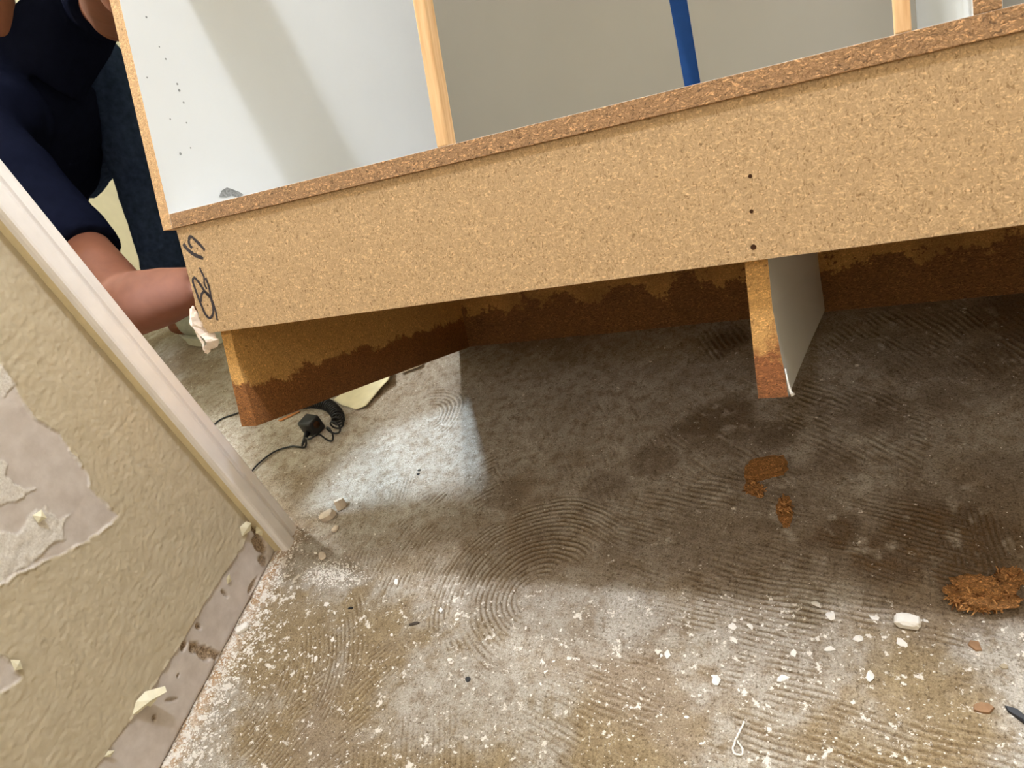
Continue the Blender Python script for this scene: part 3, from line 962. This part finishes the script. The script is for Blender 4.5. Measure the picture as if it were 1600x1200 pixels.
# ------------------------------------------------------------------ person crouching behind the left end
M_SKIN = plain('skin', lin(108, 66, 48), 0.75, 0.15, 0.08, 45, 0.08)
M_SHIRT = plain('navy_shirt', lin(14, 16, 28), 0.95, 0.0, 0.15, 60, 0.3)
M_JEANS = plain('dark_jeans', lin(40, 50, 72), 0.95, 0.0, 0.3, 70, 0.3)
M_SHOE = plain('grey_shoe', lin(150, 152, 140), 0.7, 0.25, 0.1, 80)
M_SOLE = plain('pale_sole', lin(190, 190, 178), 0.7, 0.25, 0.1, 80)
M_HAIR = plain('black_hair', lin(18, 15, 14), 0.6, 0.3, 0.3, 200)
V = Vector
person = empty('person', (-1.05, 0.22, 0))
tag(person, 'person in navy shirt and dark jeans crouching behind the cabinet, gripping its left end', 'person')
J = dict(
    pelvis=V((-1.26, 0.30, 0.48)), belly=V((-1.06, 0.20, 0.56)), chest=V((-0.88, 0.13, 0.70)), neck=V((-0.80, 0.17, 0.87)), head=V((-0.780, 0.285, 1.07)),
    shR=V((-0.70, -0.10, 0.685)), elR=V((-0.272, -0.342, 0.408)), wrR=V((-0.120, -0.322, 0.408)),
    shL=V((-0.66, 0.30, 0.82)), elL=V((-0.43, 0.13, 0.780)), wrL=V((-0.150, -0.13, 0.832)),
    hipL=V((-1.18, 0.36, 0.50)), knL=V((-0.87, 0.385, 0.69)), anL=V((-0.945, 0.205, 0.10)), 
    hipR=V((-1.29, 0.20, 0.46)), knR=V((-0.98, -0.12, 0.60)), anR=V((-1.12, 0.02, 0.10)))


def remeshed(name, bm, vox, mat, smooth=4, wrinkle=0.0, wscale=0.05):
    o = from_bm(name, bm, [mat], person, True)
    o.matrix_parent_inverse = Matrix.Translation(-person.location)
    md = o.modifiers.new('remesh', 'REMESH')
    md.mode = 'VOXEL'
    md.voxel_size = vox
    md.use_smooth_shade = True
    sm = o.modifiers.new('smooth', 'SMOOTH')
    sm.iterations = smooth
    sm.factor = 0.5
    if wrinkle:
        tx = bpy.data.textures.new(name + '_folds', 'CLOUDS')
        tx.noise_scale = wscale
        tx.noise_depth = 1
        dm = o.modifiers.new('folds', 'DISPLACE')
        dm.texture = tx
        dm.strength = wrinkle
        dm.mid_level = 0.5
    return o


def limb(bm, pts, radii, seg=20, per=6, flat=(1, 1)):
    P4 = catmull(pts, per)
    m = len(P4) - 1
    xs = np.linspace(0, 1, len(radii))
    rr = [float(np.interp(i / m, xs, radii)) for i in range(m + 1)]
    tube(bm, P4, rr, seg, flat)


def hand(bm, wrist, fwd, up, thumb_side, curl, length=0.185):
    """palm plus four fingers and a thumb; up = back of the hand"""
    fwd = fwd.normalized()
    sidev = fwd.cross(up).normalized()
    upv = sidev.cross(fwd).normalized()
    s = length / 0.185
    ball(bm, wrist + fwd * 0.045 * s, 0.045 * s, (1, 1, 1), Matrix((fwd * 1.15, sidev * 0.92, upv * 0.36)).transposed())
    ball(bm, wrist + fwd * 0.068 * s, 0.036 * s, (1, 1, 1), Matrix((fwd * 0.8, sidev * 1.12, upv * 0.36)).transposed())
    tube(bm, [wrist - fwd * 0.02, wrist + fwd * 0.03 * s], [0.026, 0.024], 14, (1.1, 0.8))
    for k, (off, ln) in enumerate(((-0.030, 0.070), (-0.010, 0.080), (0.011, 0.074), (0.030, 0.058))):
        base = wrist + fwd * (0.085 - 0.006 * abs(k - 1)) * s + sidev * off * s * (1 if thumb_side < 0 else -1)
        pts = [base - fwd * 0.02]
        ang = 0.25
        p = base
        for seg_l in (0.45, 0.32, 0.23):
            d = fwd * math.cos(ang) - upv * math.sin(ang)
            pts.append(p)
            p = p + d * ln * seg_l * s
            ang += curl
        pts.append(p)
        limb(bm, pts, [0.0095, 0.0098, 0.0088, 0.0078, 0.0062], 10, 3)
    tb = wrist + fwd * 0.025 * s + sidev * 0.03 * thumb_side * s
    limb(bm, [tb - sidev * 0.01 * thumb_side, tb + sidev * 0.018 * thumb_side + fwd * 0.022 - upv * 0.006, tb + sidev * 0.026 * thumb_side + fwd * 0.052 - upv * 0.022, tb + sidev * 0.020 * thumb_side + fwd * 0.072 - upv * 0.036], [0.014, 0.0125, 0.0105, 0.008], 10, 3)


# body: one continuous surface
bm = bmesh.new()
face_dir = V((0.84, -0.48, -0.25)).normalized()
fside = face_dir.cross(V((0, 0, 1))).normalized()
fup = fside.cross(face_dir).normalized()
R3 = Matrix((fside, -face_dir, fup)).transposed()
H = J['head']
hd = lambda x, y, z: H + fside * x + face_dir * y + fup * z
ball(bm, hd(0, -0.012, 0.035), 0.098, (0.80, 1.0, 0.98), R3, 4)         # skull
ball(bm, hd(0, 0.030, -0.045), 0.070, (0.80, 0.86, 1.0), R3, 4)         # jaw and cheeks
ball(bm, hd(0, 0.072, -0.098), 0.024, (1.05, 0.85, 0.75), R3, 3)        # chin
ball(bm, hd(0, 0.096, -0.012), 0.016, (0.85, 1.0, 1.5), R3, 3)          # nose
ball(bm, hd(0, 0.104, -0.030), 0.015, (1.15, 0.8, 0.7), R3, 3)
ball(bm, hd(0, 0.086, -0.056), 0.019, (1.25, 0.55, 0.36), R3, 3)        # lips
ball(bm, hd(0, 0.085, -0.066), 0.018, (1.15, 0.55, 0.40), R3, 3)
for sx in (-1, 1):
    ball(bm, hd(0.076 * sx, -0.008, -0.010), 0.026, (0.32, 0.62, 1.0), R3, 3)   # ears
    ball(bm, hd(0.034 * sx, 0.072, 0.028), 0.024, (1.2, 0.5, 0.4), R3, 3)       # brow
limb(bm, [J['neck'] - V((0.02, 0, 0.06)), J['neck'] + V((0.005, 0, 0.02)), H + fup * -0.05 - face_dir * 0.01], [0.066, 0.058, 0.060])
limb(bm, [J['pelvis'], J['belly'], J['chest'], J['neck'] - V((0.03, 0, 0.03))], [0.125, 0.120, 0.135, 0.075], 24, 6, (1.15, 0.8))
for sd in 'LR':
    sh, el, wr = J['sh' + sd], J['el' + sd], J['wr' + sd]
    limb(bm, [J['chest'].lerp(sh, 0.5), sh, sh.lerp(el, 0.5), el], [0.07, 0.058, 0.047, 0.043])
    limb(bm, [el - (el - sh).normalized() * 0.01, el.lerp(wr, 0.18), el.lerp(wr, 0.5), wr], [0.047, 0.052, 0.046, 0.030])
    ball(bm, el, 0.054)
    hp, kn, an = J['hip' + sd], J['kn' + sd], J['an' + sd]
    limb(bm, [hp, hp.lerp(kn, 0.5), kn], [0.085, 0.075, 0.055])
    limb(bm, [kn, kn.lerp(an, 0.35) + V((0.010, 0.012, 0)), an], [0.053, 0.052, 0.036])
    ball(bm, an + V((0.03, -0.02, -0.05)), 0.045, (1.5, 1.0, 0.7))
hand(bm, J['wrR'], V((1, 0.02, 0.32)), V((0.0, -0.2, -1)), 1, 0.75)
hand(bm, J['wrL'], V((1, -0.62, 0.10)), V((-0.3, -0.85, 0.35)), 1, 0.7)
body = remeshed('body', bm, 0.0052, M_SKIN, 3)
# eyes
M_EYE = plain('dark_eyes', lin(30, 22, 18), 0.2, 0.5)
for sx in (-1, 1):
    bm = bmesh.new()
    ball(bm, hd(0.032 * sx, 0.076, 0.012), 0.012, (1.1, 0.7, 0.6), R3, 2)
    o = from_bm('eye', bm, [M_EYE], person, True)
    o.matrix_parent_inverse = Matrix.Translation(-person.location)
bm = bmesh.new()
ball(bm, hd(0, -0.028, 0.052), 0.101, (0.84, 0.98, 0.94), R3, 4)
remeshed('hair', bm, 0.007, M_HAIR, 2, 0.008, 0.02)
# beard stubble is left to the skin; shirt
bm = bmesh.new()
limb(bm, [J['pelvis'] + V((0.02, 0, 0.03)), J['belly'], J['chest'], J['neck'] - V((0.025, 0, 0.03))], [0.155, 0.150, 0.160, 0.085], 28, 6, (1.15, 0.82))
for sd in 'LR':
    sh, el = J['sh' + sd], J['el' + sd]
    f_end = 0.73 if sd == 'R' else 0.58
    limb(bm, [J['chest'].lerp(sh, 0.35), sh, sh.lerp(el, 0.45), sh.lerp(el, f_end)], [0.105, 0.083, 0.070, 0.062], 24)
    ball(bm, sh, 0.084)
remeshed('shirt', bm, 0.0065, M_SHIRT, 3, 0.010, 0.07)
# jeans
bm = bmesh.new()
ball(bm, J['pelvis'] + V((-0.01, 0.0, -0.02)), 0.135, (0.95, 1.0, 0.85))
for sd in 'LR':
    hp, kn, an = J['hip' + sd], J['kn' + sd], J['an' + sd]
    limb(bm, [hp, hp.lerp(kn, 0.5) + V((0, 0, -0.025)), kn + V((0, 0, -0.01))], [0.112, 0.105, 0.080], 24)
    ball(bm, kn, 0.078)
    limb(bm, [kn, kn.lerp(an, 0.22) + V((0.012, 0.012, 0)), kn.lerp(an, 0.55) + V((0.016, 0.014, 0)), an + V((0, 0, -0.025))], [0.076, 0.070, 0.066, 0.064], 24)
    for k, fz in enumerate((0.05, 0.10, 0.155)):
        c = an.lerp(kn, fz / 0.55)
        ball(bm, c + V((0.012, 0.01, 0)), 0.070, (1, 1, 0.36))
remeshed('jeans', bm, 0.0065, M_JEANS, 3, 0.014, 0.05)
# shoes
for sd, fd in (('L', V((0.93, -0.36, 0))), ('R', V((0.85, -0.52, 0)))):
    an = J['an' + sd]
    g = V((an.x, an.y, 0))
    q = Matrix((fd.normalized(), V((0, 0, 1)).cross(fd).normalized(), V((0, 0, 1)))).transposed()
    bm = bmesh.new()
    ball(bm, g + fd * 0.06 + V((0, 0, 0.052)), 0.05, (2.6, 0.92, 0.80), q, 4)
    ball(bm, g + fd * -0.015 + V((0, 0, 0.075)), 0.05, (1.25, 0.92, 1.1), q, 4)
    shoe = remeshed('shoe', bm, 0.005, M_SHOE, 3)
    bm = bmesh.new()
    ol = []
    for k in range(28):
        a4 = 2 * math.pi * k / 28
        px = math.cos(a4) * 0.142
        py = math.sin(a4) * (0.050 if px > -0.02 else 0.042)
        pt = g + fd.normalized() * (0.058 + px) + q @ V((0, py, 0))
        ol.append((pt.x, pt.y))
    prism(bm, ol, 0.004, 0.030, 'z')
    o = from_bm('shoe_sole', bm, [M_SOLE], shoe)
    o.matrix_parent_inverse = Matrix.Identity(4)
    o.matrix_parent_inverse = Matrix.Identity(4)

# ------------------------------------------------------------------ things lying on the floor
# coiled black cord
M_BLACK = plain('black_rubber', lin(24, 24, 27), 0.45, 0.4, 0.1)
coil_path = catmull([V((x, y - 0.012, z)) for x, y, z in ((-0.3423, -0.1633, 0.016), (-0.2969, -0.1531, 0.016), (-0.2455, -0.1516, 0.016), (-0.1933, -0.1671, 0.016), (-0.1480, -0.2044, 0.016), (-0.1400, -0.2415, 0.016), (-0.1543, -0.2676, 0.016), (-0.1800, -0.2760, 0.014))], 40)
ln = [0.0]
for p, q2 in zip(coil_path, coil_path[1:]):
    ln.append(ln[-1] + (q2 - p).length)
tot = ln[-1]
pts = []
N = 1100
turns = 40
for i in range(N + 1):
    sl = tot * i / N
    k = min(int(np.searchsorted(ln, sl)), len(ln) - 1)
    k = max(k, 1)
    f5 = (sl - ln[k - 1]) / max(1e-9, ln[k] - ln[k - 1])
    p = coil_path[k - 1].lerp(coil_path[k], f5)
    t = (coil_path[k] - coil_path[k - 1]).normalized()
    sdv = t.cross(V((0, 0, 1))).normalized()
    fr5 = i / N
    ph = 2 * math.pi * turns * (fr5 if fr5 < 0.6 else 0.6 + (fr5 - 0.6) * (1 - 0.55 * (fr5 - 0.6) / 0.4))
    rc = 0.0118 * (1 + 0.25 * max(0, (fr5 - 0.75) / 0.25))
    pts.append(p + sdv * math.cos(ph) * rc + V((0, 0, 1)) * math.sin(ph) * rc)
end = pts[-1]
tail = catmull([end, V((-0.1967, -0.2860, 0.006)), V((-0.2201, -0.2835, 0.004)), V((-0.2401, -0.2827, 0.004)), V((-0.2743, -0.2960, 0.004)), V((-0.2943, -0.3291, 0.004)), V((-0.2990, -0.3700, 0.004)), V((-0.31, -0.43, 0.004))], 8)
pts = pts + tail[1:]
head = catmull([V((-0.60, -0.30, 0.004)), V((-0.5316, -0.2242, 0.004)), V((-0.5169, -0.1897, 0.004)), V((-0.488, -0.1747, 0.004)), V((-0.431, -0.1573, 0.004)), V((-0.38, -0.16, 0.008)), pts[0]], 8)
pts = head[:-1] + pts
bm = bmesh.new()
tube(bm, [V((p.x, p.y, max(p.z, 0.003))) for p in pts], 0.0019, 7)
cord = from_bm('coiled_cord', bm, [M_BLACK], None, True)
tag(cord, 'black coiled cord curling out from under the stained panel', 'cord')

plug = empty('plug_adapter', (-0.203, -0.238, 0.0), (0, 0, math.radians(-12)))
tag(plug, 'small black plug block lying inside the loop of the coiled cord', 'plug')
bm = bmesh.new()
add_box(bm, (-0.019, -0.016, 0.002), (0.019, 0.016, 0.036), 0.004)
from_bm('body', bm, [M_BLACK], plug, True)
bm = bmesh.new()
tube(bm, [(0.012, 0, 0.022), (0.021, 0, 0.024)], [0.0075, 0.007], 14)
from_bm('socket', bm, [M_HOLE], plug, True)
bm = bmesh.new()
tube(bm, [(0.0, -0.016, 0.014), (0.004, -0.034, 0.010), (0.012, -0.048, 0.010)], [0.0060, 0.0035, 0.0020], 12)
from_bm('strain_relief', bm, [M_BLACK], plug, True)


def rock(name, x, y, sx, sy, sz, mat, label, cat, group=None, rough=0.25, ang=None, sub=2, seed=None, kind='chip', sink=0.12):
    rs = random.Random(seed if seed is not None else int((x + 5) * 9973 + (y + 5) * 7919))
    bm = bmesh.new()
    if kind == 'slab':
        n6 = rs.randint(5, 8)
        out = []
        for k in range(n6):
            a6 = 2 * math.pi * (k + rs.uniform(-0.25, 0.25)) / n6
            q6 = rs.uniform(0.8, 1.12)
            out.append((math.cos(a6) * q6 * sx, math.sin(a6) * q6 * sy))
        prism(bm, out, 0, sz, 'z')
        for v6 in bm.verts:
            v6.co.z += rs.uniform(-0.12, 0.12) * sz
            if v6.co.z > sz * 0.5:
                v6.co.x *= 0.9
                v6.co.y *= 0.9
    else:
        bmesh.ops.create_icosphere(bm, subdivisions=sub, radius=1)
        for v6 in bm.verts:
            k6 = 1 + rs.uniform(-rough, rough)
            c6 = v6.co * k6
            # squarish
            c6 = V([math.copysign(abs(c) ** 0.6, c) for c in c6])
            v6.co = V((c6.x * sx, c6.y * sy, (c6.z + 1 - sink) * sz * 0.5))
    o = from_bm(name, bm, [mat])
    o.location = (x, y, floor_z(x, y))
    o.rotation_euler = (0, 0, rs.uniform(0, 6.28) if ang is None else ang)
    return tag(o, label, cat, group)


M_PLAST = plain('plaster', lin(240, 234, 226), 0.85, 0.2, 0.06, 150, 0.3)
M_PLAST2 = plain('dusty_plaster', lin(214, 198, 180), 0.85, 0.2, 0.10, 120, 0.3)
M_WOODBIT = particle('rotten_chipboard', lin(158, 112, 66), coarse=0.7, contrast=2.6, bump=1.0)
M_BROWN = plain('brown_chip', lin(146, 112, 82), 0.7, 0.25, 0.2, 120)

rock('plaster_chunk', 0.843, -0.577, 0.0125, 0.0075, 0.012, M_PLAST, 'white brick shaped plaster chunk near the fibrous clump', 'plaster', ang=-0.1, rough=0.12, sub=3)
rock('plaster_chunk', -0.066, -0.679, 0.011, 0.0065, 0.010, M_PLAST, 'white oval plaster lump against the foot of the beige wall', 'plaster', rough=0.15, ang=0.9)
o = rock('drywall_piece', -0.0347, -0.4545, 0.016, 0.010, 0.011, M_PLAST2, 'dusty drywall lump beside the casing foot, the nearer one', 'plaster', kind='slab', ang=0.4)
o.rotation_euler = (0.12, -0.15, 0.4)
o = rock('drywall_piece', -0.0200, -0.4330, 0.011, 0.008, 0.017, M_PLAST2, 'dusty drywall lump beside the casing foot, the taller far one', 'plaster', kind='slab', ang=0.9)
o.rotation_euler = (-0.18, 0.12, 0.9)
rock('plaster_chip', 0.0016, -0.5359, 0.0085, 0.006, 0.006, M_PLAST2, 'round dusty chip in the shadow just right of the casing foot', 'plaster')
rock('plaster_chip', -0.0044, -0.4811, 0.007, 0.0055, 0.005, M_PLAST2, 'oval dusty chip between casing foot and drywall lumps', 'plaster')

# counted chips
chip_pts = [(0.6511, -0.6679, 1.5), (0.7192, -0.6553, 1.5), (0.8054, -0.6427, 1.4), (0.6655, -0.6159, 0.9), (0.7669, -0.5763, 1.5), (0.7512, -0.5611, 1.2), (0.8116, -0.5736, 1.2), (0.7952, -0.5996, 1.3), (0.7653, -0.6159, 1.2),
            (0.7297, -0.6254, 1.2), (0.5912, -0.6415, 1.2), (0.6617, -0.599, 1.3), (0.6809, -0.5954, 1.0), (0.8358, -0.6005, 1.2), (0.061, -0.6211, 1.2), (0.0647, -0.5748, 1.2), (0.1679, -0.5732, 1.3), (0.2652, -0.6136, 1.0),
            (0.1065, -0.6755, 1.2), (0.0963, -0.7068, 1.0)]
rs = random.Random(3)
for k in range(110):
    x, y = rs.uniform(-0.02, 0.98), rs.uniform(-0.93, -0.565)
    chip_pts.append((x, y, rs.choice((0.35, 0.4, 0.45, 0.5, 0.6, 0.7))))
for k in range(60):
    s7 = rs.uniform(-0.90, -0.50)
    d7 = abs(rs.gauss(0.0, 0.03)) + 0.012
    p = wpt(s7, 0, d7)
    chip_pts.append((p.x, p.y, rs.choice((0.4, 0.5, 0.6, 0.8))))
protos = []
for k in range(7):
    r7 = random.Random(100 + k)
    bm = bmesh.new()
    bmesh.ops.create_icosphere(bm, subdivisions=1, radius=1)
    for v6 in bm.verts:
        c6 = v6.co * r7.uniform(0.45, 1.35)
        v6.co = V((c6.x * 1.15, c6.y * 0.7, (c6.z + 0.85) * 0.28))
    me = bpy.data.meshes.new('plaster_chip')
    bm.to_mesh(me)
    bm.free()
    me.materials.append(M_PLAST)
    protos.append(me)
for k, (x, y, s7) in enumerate(chip_pts):
    o = bpy.data.objects.new('plaster_chip', protos[k % 7])
    COL.objects.link(o)
    sz = 0.0046 * s7
    o.scale = (sz, sz, sz * (0.7 if s7 > 1 else 1))
    o.location = (x, y, floor_z(x, y))
    o.rotation_euler = (0, 0, rs.uniform(0, 6.28))
    if k < 20:
        tag(o, 'larger angular white plaster chip lying loose on the front slab', 'plaster', 'larger plaster chips on the front slab')
    elif k < 130:
        tag(o, 'tiny white plaster chip scattered on the combed front floor', 'plaster', 'tiny plaster chips on the combed front floor')
    else:
        tag(o, 'small white plaster chip in the rubble along the beige wall foot', 'plaster', 'plaster chips along the wall foot')

# uncountable crumbs: along the wall foot and across the bright floor
verts, faces = [], []
rc = random.Random(5)


def crumb(x, y, r):
    z = floor_z(x, y) - r * 0.15
    a7 = rc.uniform(0, 6.28)
    b = len(verts)
    for k in range(4):
        q7 = r * rc.uniform(0.7, 1.3)
        verts.append((x + math.cos(a7 + k * 1.57) * q7, y + math.sin(a7 + k * 1.57) * q7 * 0.8, z + r * rc.uniform(0, 0.4)))
    verts.append((x + rc.uniform(-0.3, 0.3) * r, y, z + r * rc.uniform(0.8, 1.3)))
    for k in range(4):
        faces.append((b + k, b + (k + 1) % 4, b + 4))


for k in range(1500):
    s7 = rc.uniform(-0.95, -0.47)
    d7 = 0.004 + abs(rc.gauss(0, 0.026))
    p = wpt(s7, 0, d7)
    crumb(p.x, p.y, rc.choice((0.0008, 0.001, 0.0013, 0.0018, 0.0024)))
for k in range(700):
    p = V((0.035 + rc.gauss(0, 0.03), -0.565 + rc.gauss(0, 0.012), 0))
    crumb(p.x, p.y, rc.choice((0.0008, 0.001, 0.0014, 0.002)))
for k in range(1500):
    x = rc.uniform(-0.05, 1.0)
    y = -0.56 - 0.38 * rc.random() ** 0.8
    crumb(x, y, rc.choice((0.0006, 0.0007, 0.0009, 0.0012, 0.0016)))
for k in range(500):
    crumb(rc.uniform(-0.2, 1.0), rc.uniform(-0.56, -0.05), rc.choice((0.0006, 0.0008, 0.0010)))
me = bpy.data.meshes.new('plaster_crumbs')
me.from_pydata(verts, [], faces)
me.update()
o = link('plaster_crumbs', me, [M_PLAST])
tag(o, 'fine white plaster crumbs strewn over the slab and wall foot', 'rubble', kind='stuff')

# rotten chipboard bits
M_FIB1 = plain('pale_wood_fibre', lin(196, 146, 92), 0.8, 0.15, 0.2, 200)
M_FIB2 = plain('dark_wood_fibre', lin(112, 70, 36), 0.8, 0.15, 0.2, 200)
def fibrous(name, x, y, sx, sy, sz, label, seed, fibres=0, ang=0.0):
    r8 = random.Random(seed)
    bm = bmesh.new()
    bmesh.ops.create_icosphere(bm, subdivisions=4, radius=1)
    for v6 in bm.verts:
        c6 = v6.co
        k6 = 0.70 + 0.8 * float(vnoise(np.array([c6.x * 3 + 7 + seed]), np.array([c6.y * 3 + c6.z * 2 + 5]), seed)[0]) * 0.8 + r8.uniform(-0.11, 0.11)
        v6.co = V((c6.x * sx * k6, c6.y * sy * k6, (c6.z + 0.8) * sz * 0.5 * k6))
    for k in range(fibres):
        a8 = r8.uniform(0, 6.28)
        q8 = r8.uniform(0.3, 0.95)
        p = V((math.cos(a8) * sx * q8, math.sin(a8) * sy * q8, sz * r8.uniform(0.3, 0.85) * (1.15 - q8 * 0.6)))
        d8 = V((r8.uniform(-1, 1), r8.uniform(-1, 1), r8.uniform(-0.1, 0.5))).normalized() * r8.uniform(0.006, 0.016)
        nf = len(bm.faces)
        tube(bm, [p - d8 * 0.5, p + V((0, 0, 0.001)), p + d8 * 0.5], [0.0005, 0.0011, 0.0004], 5)
        bm.faces.ensure_lookup_table()
        ms = r8.choice((0, 1, 1, 2))
        for f8 in bm.faces[nf:]:
            f8.material_index = ms
    o = from_bm(name, bm, [M_WOODBIT, M_FIB1, M_FIB2])
    o.location = (x, y, floor_z(x, y))
    o.rotation_euler = (0, 0, ang)
    return tag(o, label, 'wood scrap')


fibrous('chipboard_clump', 0.914, -0.541, 0.032, 0.019, 0.022, 'large brown clump of crumbled chipboard fibre by the shadow edge', 1, 420, 0.1)
fibrous('chipboard_crumb', 0.944, -0.514, 0.013, 0.011, 0.012, 'small brown fibre tuft touching the back of the large clump', 2, 110)
fibrous('chipboard_crumb', 0.671, -0.390, 0.011, 0.015, 0.009, 'small dark rotten crumb just in front of the chipboard block', 3, 40, 0.6)
fibrous('chipboard_crumb', 0.711, -0.424, 0.009, 0.024, 0.005, 'narrow upright sliver of brown chipboard in front of the block', 4, 50, 0.12)
bm = bmesh.new()
prism(bm, [(-0.030, -0.012), (-0.021, -0.016), (0.020, -0.010), (0.028, 0.0), (0.026, 0.010), (0.008, 0.016), (-0.016, 0.013), (-0.026, 0.004)], 0.0, 0.016, 'z')
bmesh.ops.subdivide_edges(bm, edges=bm.edges[:], cuts=2, use_grid_fill=True)
for v6 in bm.verts:
    v6.co += V((random.uniform(-1, 1), random.uniform(-1, 1), random.uniform(-1, 1))) * 0.0011
o = from_bm('chipboard_block', bm, [M_WOODBIT])
o.location = (0.684, -0.356, floor_z(0.684, -0.356))
o.rotation_euler = (0, 0, 0.22)
tag(o, 'broken block of rotten chipboard below the middle support', 'wood scrap')

rock('brown_chip', 0.9036, -0.5966, 0.0085, 0.0055, 0.002, M_BROWN, 'flat oval brown chip between plaster chunk and right edge', 'wood scrap', kind='slab', ang=-0.6)
rock('brown_chip', 0.9017, -0.6631, 0.0095, 0.0055, 0.003, M_BROWN, 'brown chip on the white patch near the lower right', 'wood scrap', kind='slab', ang=0.1)
rock('brown_chip', 0.925, -0.617, 0.004, 0.0035, 0.002, plain('grey_tan_chip', lin(170, 155, 130)), 'tiny grey tan pebble in front of the flat oval brown chip', 'pebble', kind='slab')
rock('black_shard', 0.9300, -0.6665, 0.016, 0.0045, 0.004, M_BLACK, 'long black shard on the white patch at the right edge', 'shard', kind='slab', ang=-0.75)
for x, y, sx, sy, lb in ((0.231, -0.6372, 0.009, 0.0028, 'thin dark splinter lying in front of the combed rings'), (0.1019, -0.3471, 0.0035, 0.002, 'black speck on the pale floor patch, the farther of two'),
                         (0.1040, -0.3560, 0.0035, 0.002, 'black speck on the pale floor patch, the nearer of two'), (0.1090, -0.6230, 0.0045, 0.0022, 'short black splinter among plaster chips near the wall'),
                         (0.345, -0.705, 0.0045, 0.004, 'dark grey crumb alone in the bright middle floor')):
    rock('dark_splinter', x, y, sx, sy, 0.002, M_BLACK if sx < 0.008 else plain('dark_wood', lin(70, 60, 50)), lb, 'splinter', kind='slab', ang=0.35)

# white string loop
pts = catmull([(0.6850, -0.7100, 0.003), (0.6830, -0.7170, 0.003), (0.6805, -0.7242, 0.004), (0.6785, -0.7300, 0.004), (0.6772, -0.7346, 0.003), (0.6762, -0.7400, 0.003), (0.6790, -0.7446, 0.003), (0.6850, -0.7440, 0.003), (0.6862, -0.7395, 0.003), (0.6830, -0.7350, 0.004), (0.6800, -0.7320, 0.005)], 6)
bm = bmesh.new()
tube(bm, [p + V((random.uniform(-1, 1) * 0.0003, random.uniform(-1, 1) * 0.0003, floor_z(p.x, p.y))) for p in pts], 0.0010, 7)
o = from_bm('string_loop', bm, [M_PLAST], None, True)
tag(o, 'white string twisted into a loop on the front floor', 'string')

# drywall paper scrap under the stained panel
M_SCRAP = plain('cream_paper', lin(222, 214, 180), 0.6, 0.25, 0.05, 60)
def sheet(name, outline, z_of, label, thick=0.0012, mat=M_SCRAP):
    bm = bmesh.new()
    vs = [bm.verts.new((x, y, 0)) for x, y in outline]
    f = bm.faces.new(vs)
    bmesh.ops.triangulate(bm, faces=[f])
    bmesh.ops.subdivide_edges(bm, edges=bm.edges[:], cuts=3, use_grid_fill=True)
    for v6 in bm.verts:
        v6.co.z = z_of(v6.co.x, v6.co.y) + 0.003
    bmesh.ops.recalc_face_normals(bm, faces=bm.faces[:])
    bmesh.ops.solidify(bm, geom=bm.faces[:], thickness=thick)
    return tag(from_bm(name, bm, [mat], None, True), label, 'paper')


sheet('paper_scrap', [(-0.205, -0.150), (-0.1812, -0.105), (-0.0969, -0.0646), (-0.0800, -0.1054), (-0.0930, -0.125), (-0.1059, -0.1731), (-0.1300, -0.181), (-0.1548, -0.1709), (-0.180, -0.164)],
      lambda x, y: 0.012 * max(0, (x + 0.135) / 0.055) ** 2 + 0.004 * max(0, (-x - 0.15) / 0.05) ** 2, 'curled cream drywall paper scrap under the stained left panel')
sheet('paper_strip', [(-0.075, -0.0681), (-0.0698, -0.0751), (-0.0270, -0.0566), (-0.0296, -0.0436), (-0.05, -0.045)], lambda x, y: 0.004, 'short straight pale strip behind the curled paper scrap', 0.002, M_PLAST2)
sheet('orange_splinter', [(-0.330, -0.2010), (-0.322, -0.2035), (-0.300, -0.1880), (-0.285, -0.1770), (-0.289, -0.1740), (-0.306, -0.1830)], lambda x, y: 0.001, 'orange wood sliver under the front corner of the stained panel', 0.002,
      plain('orange_wood', lin(190, 130, 84), 0.7, 0.2, 0.15))['category'] = 'splinter'
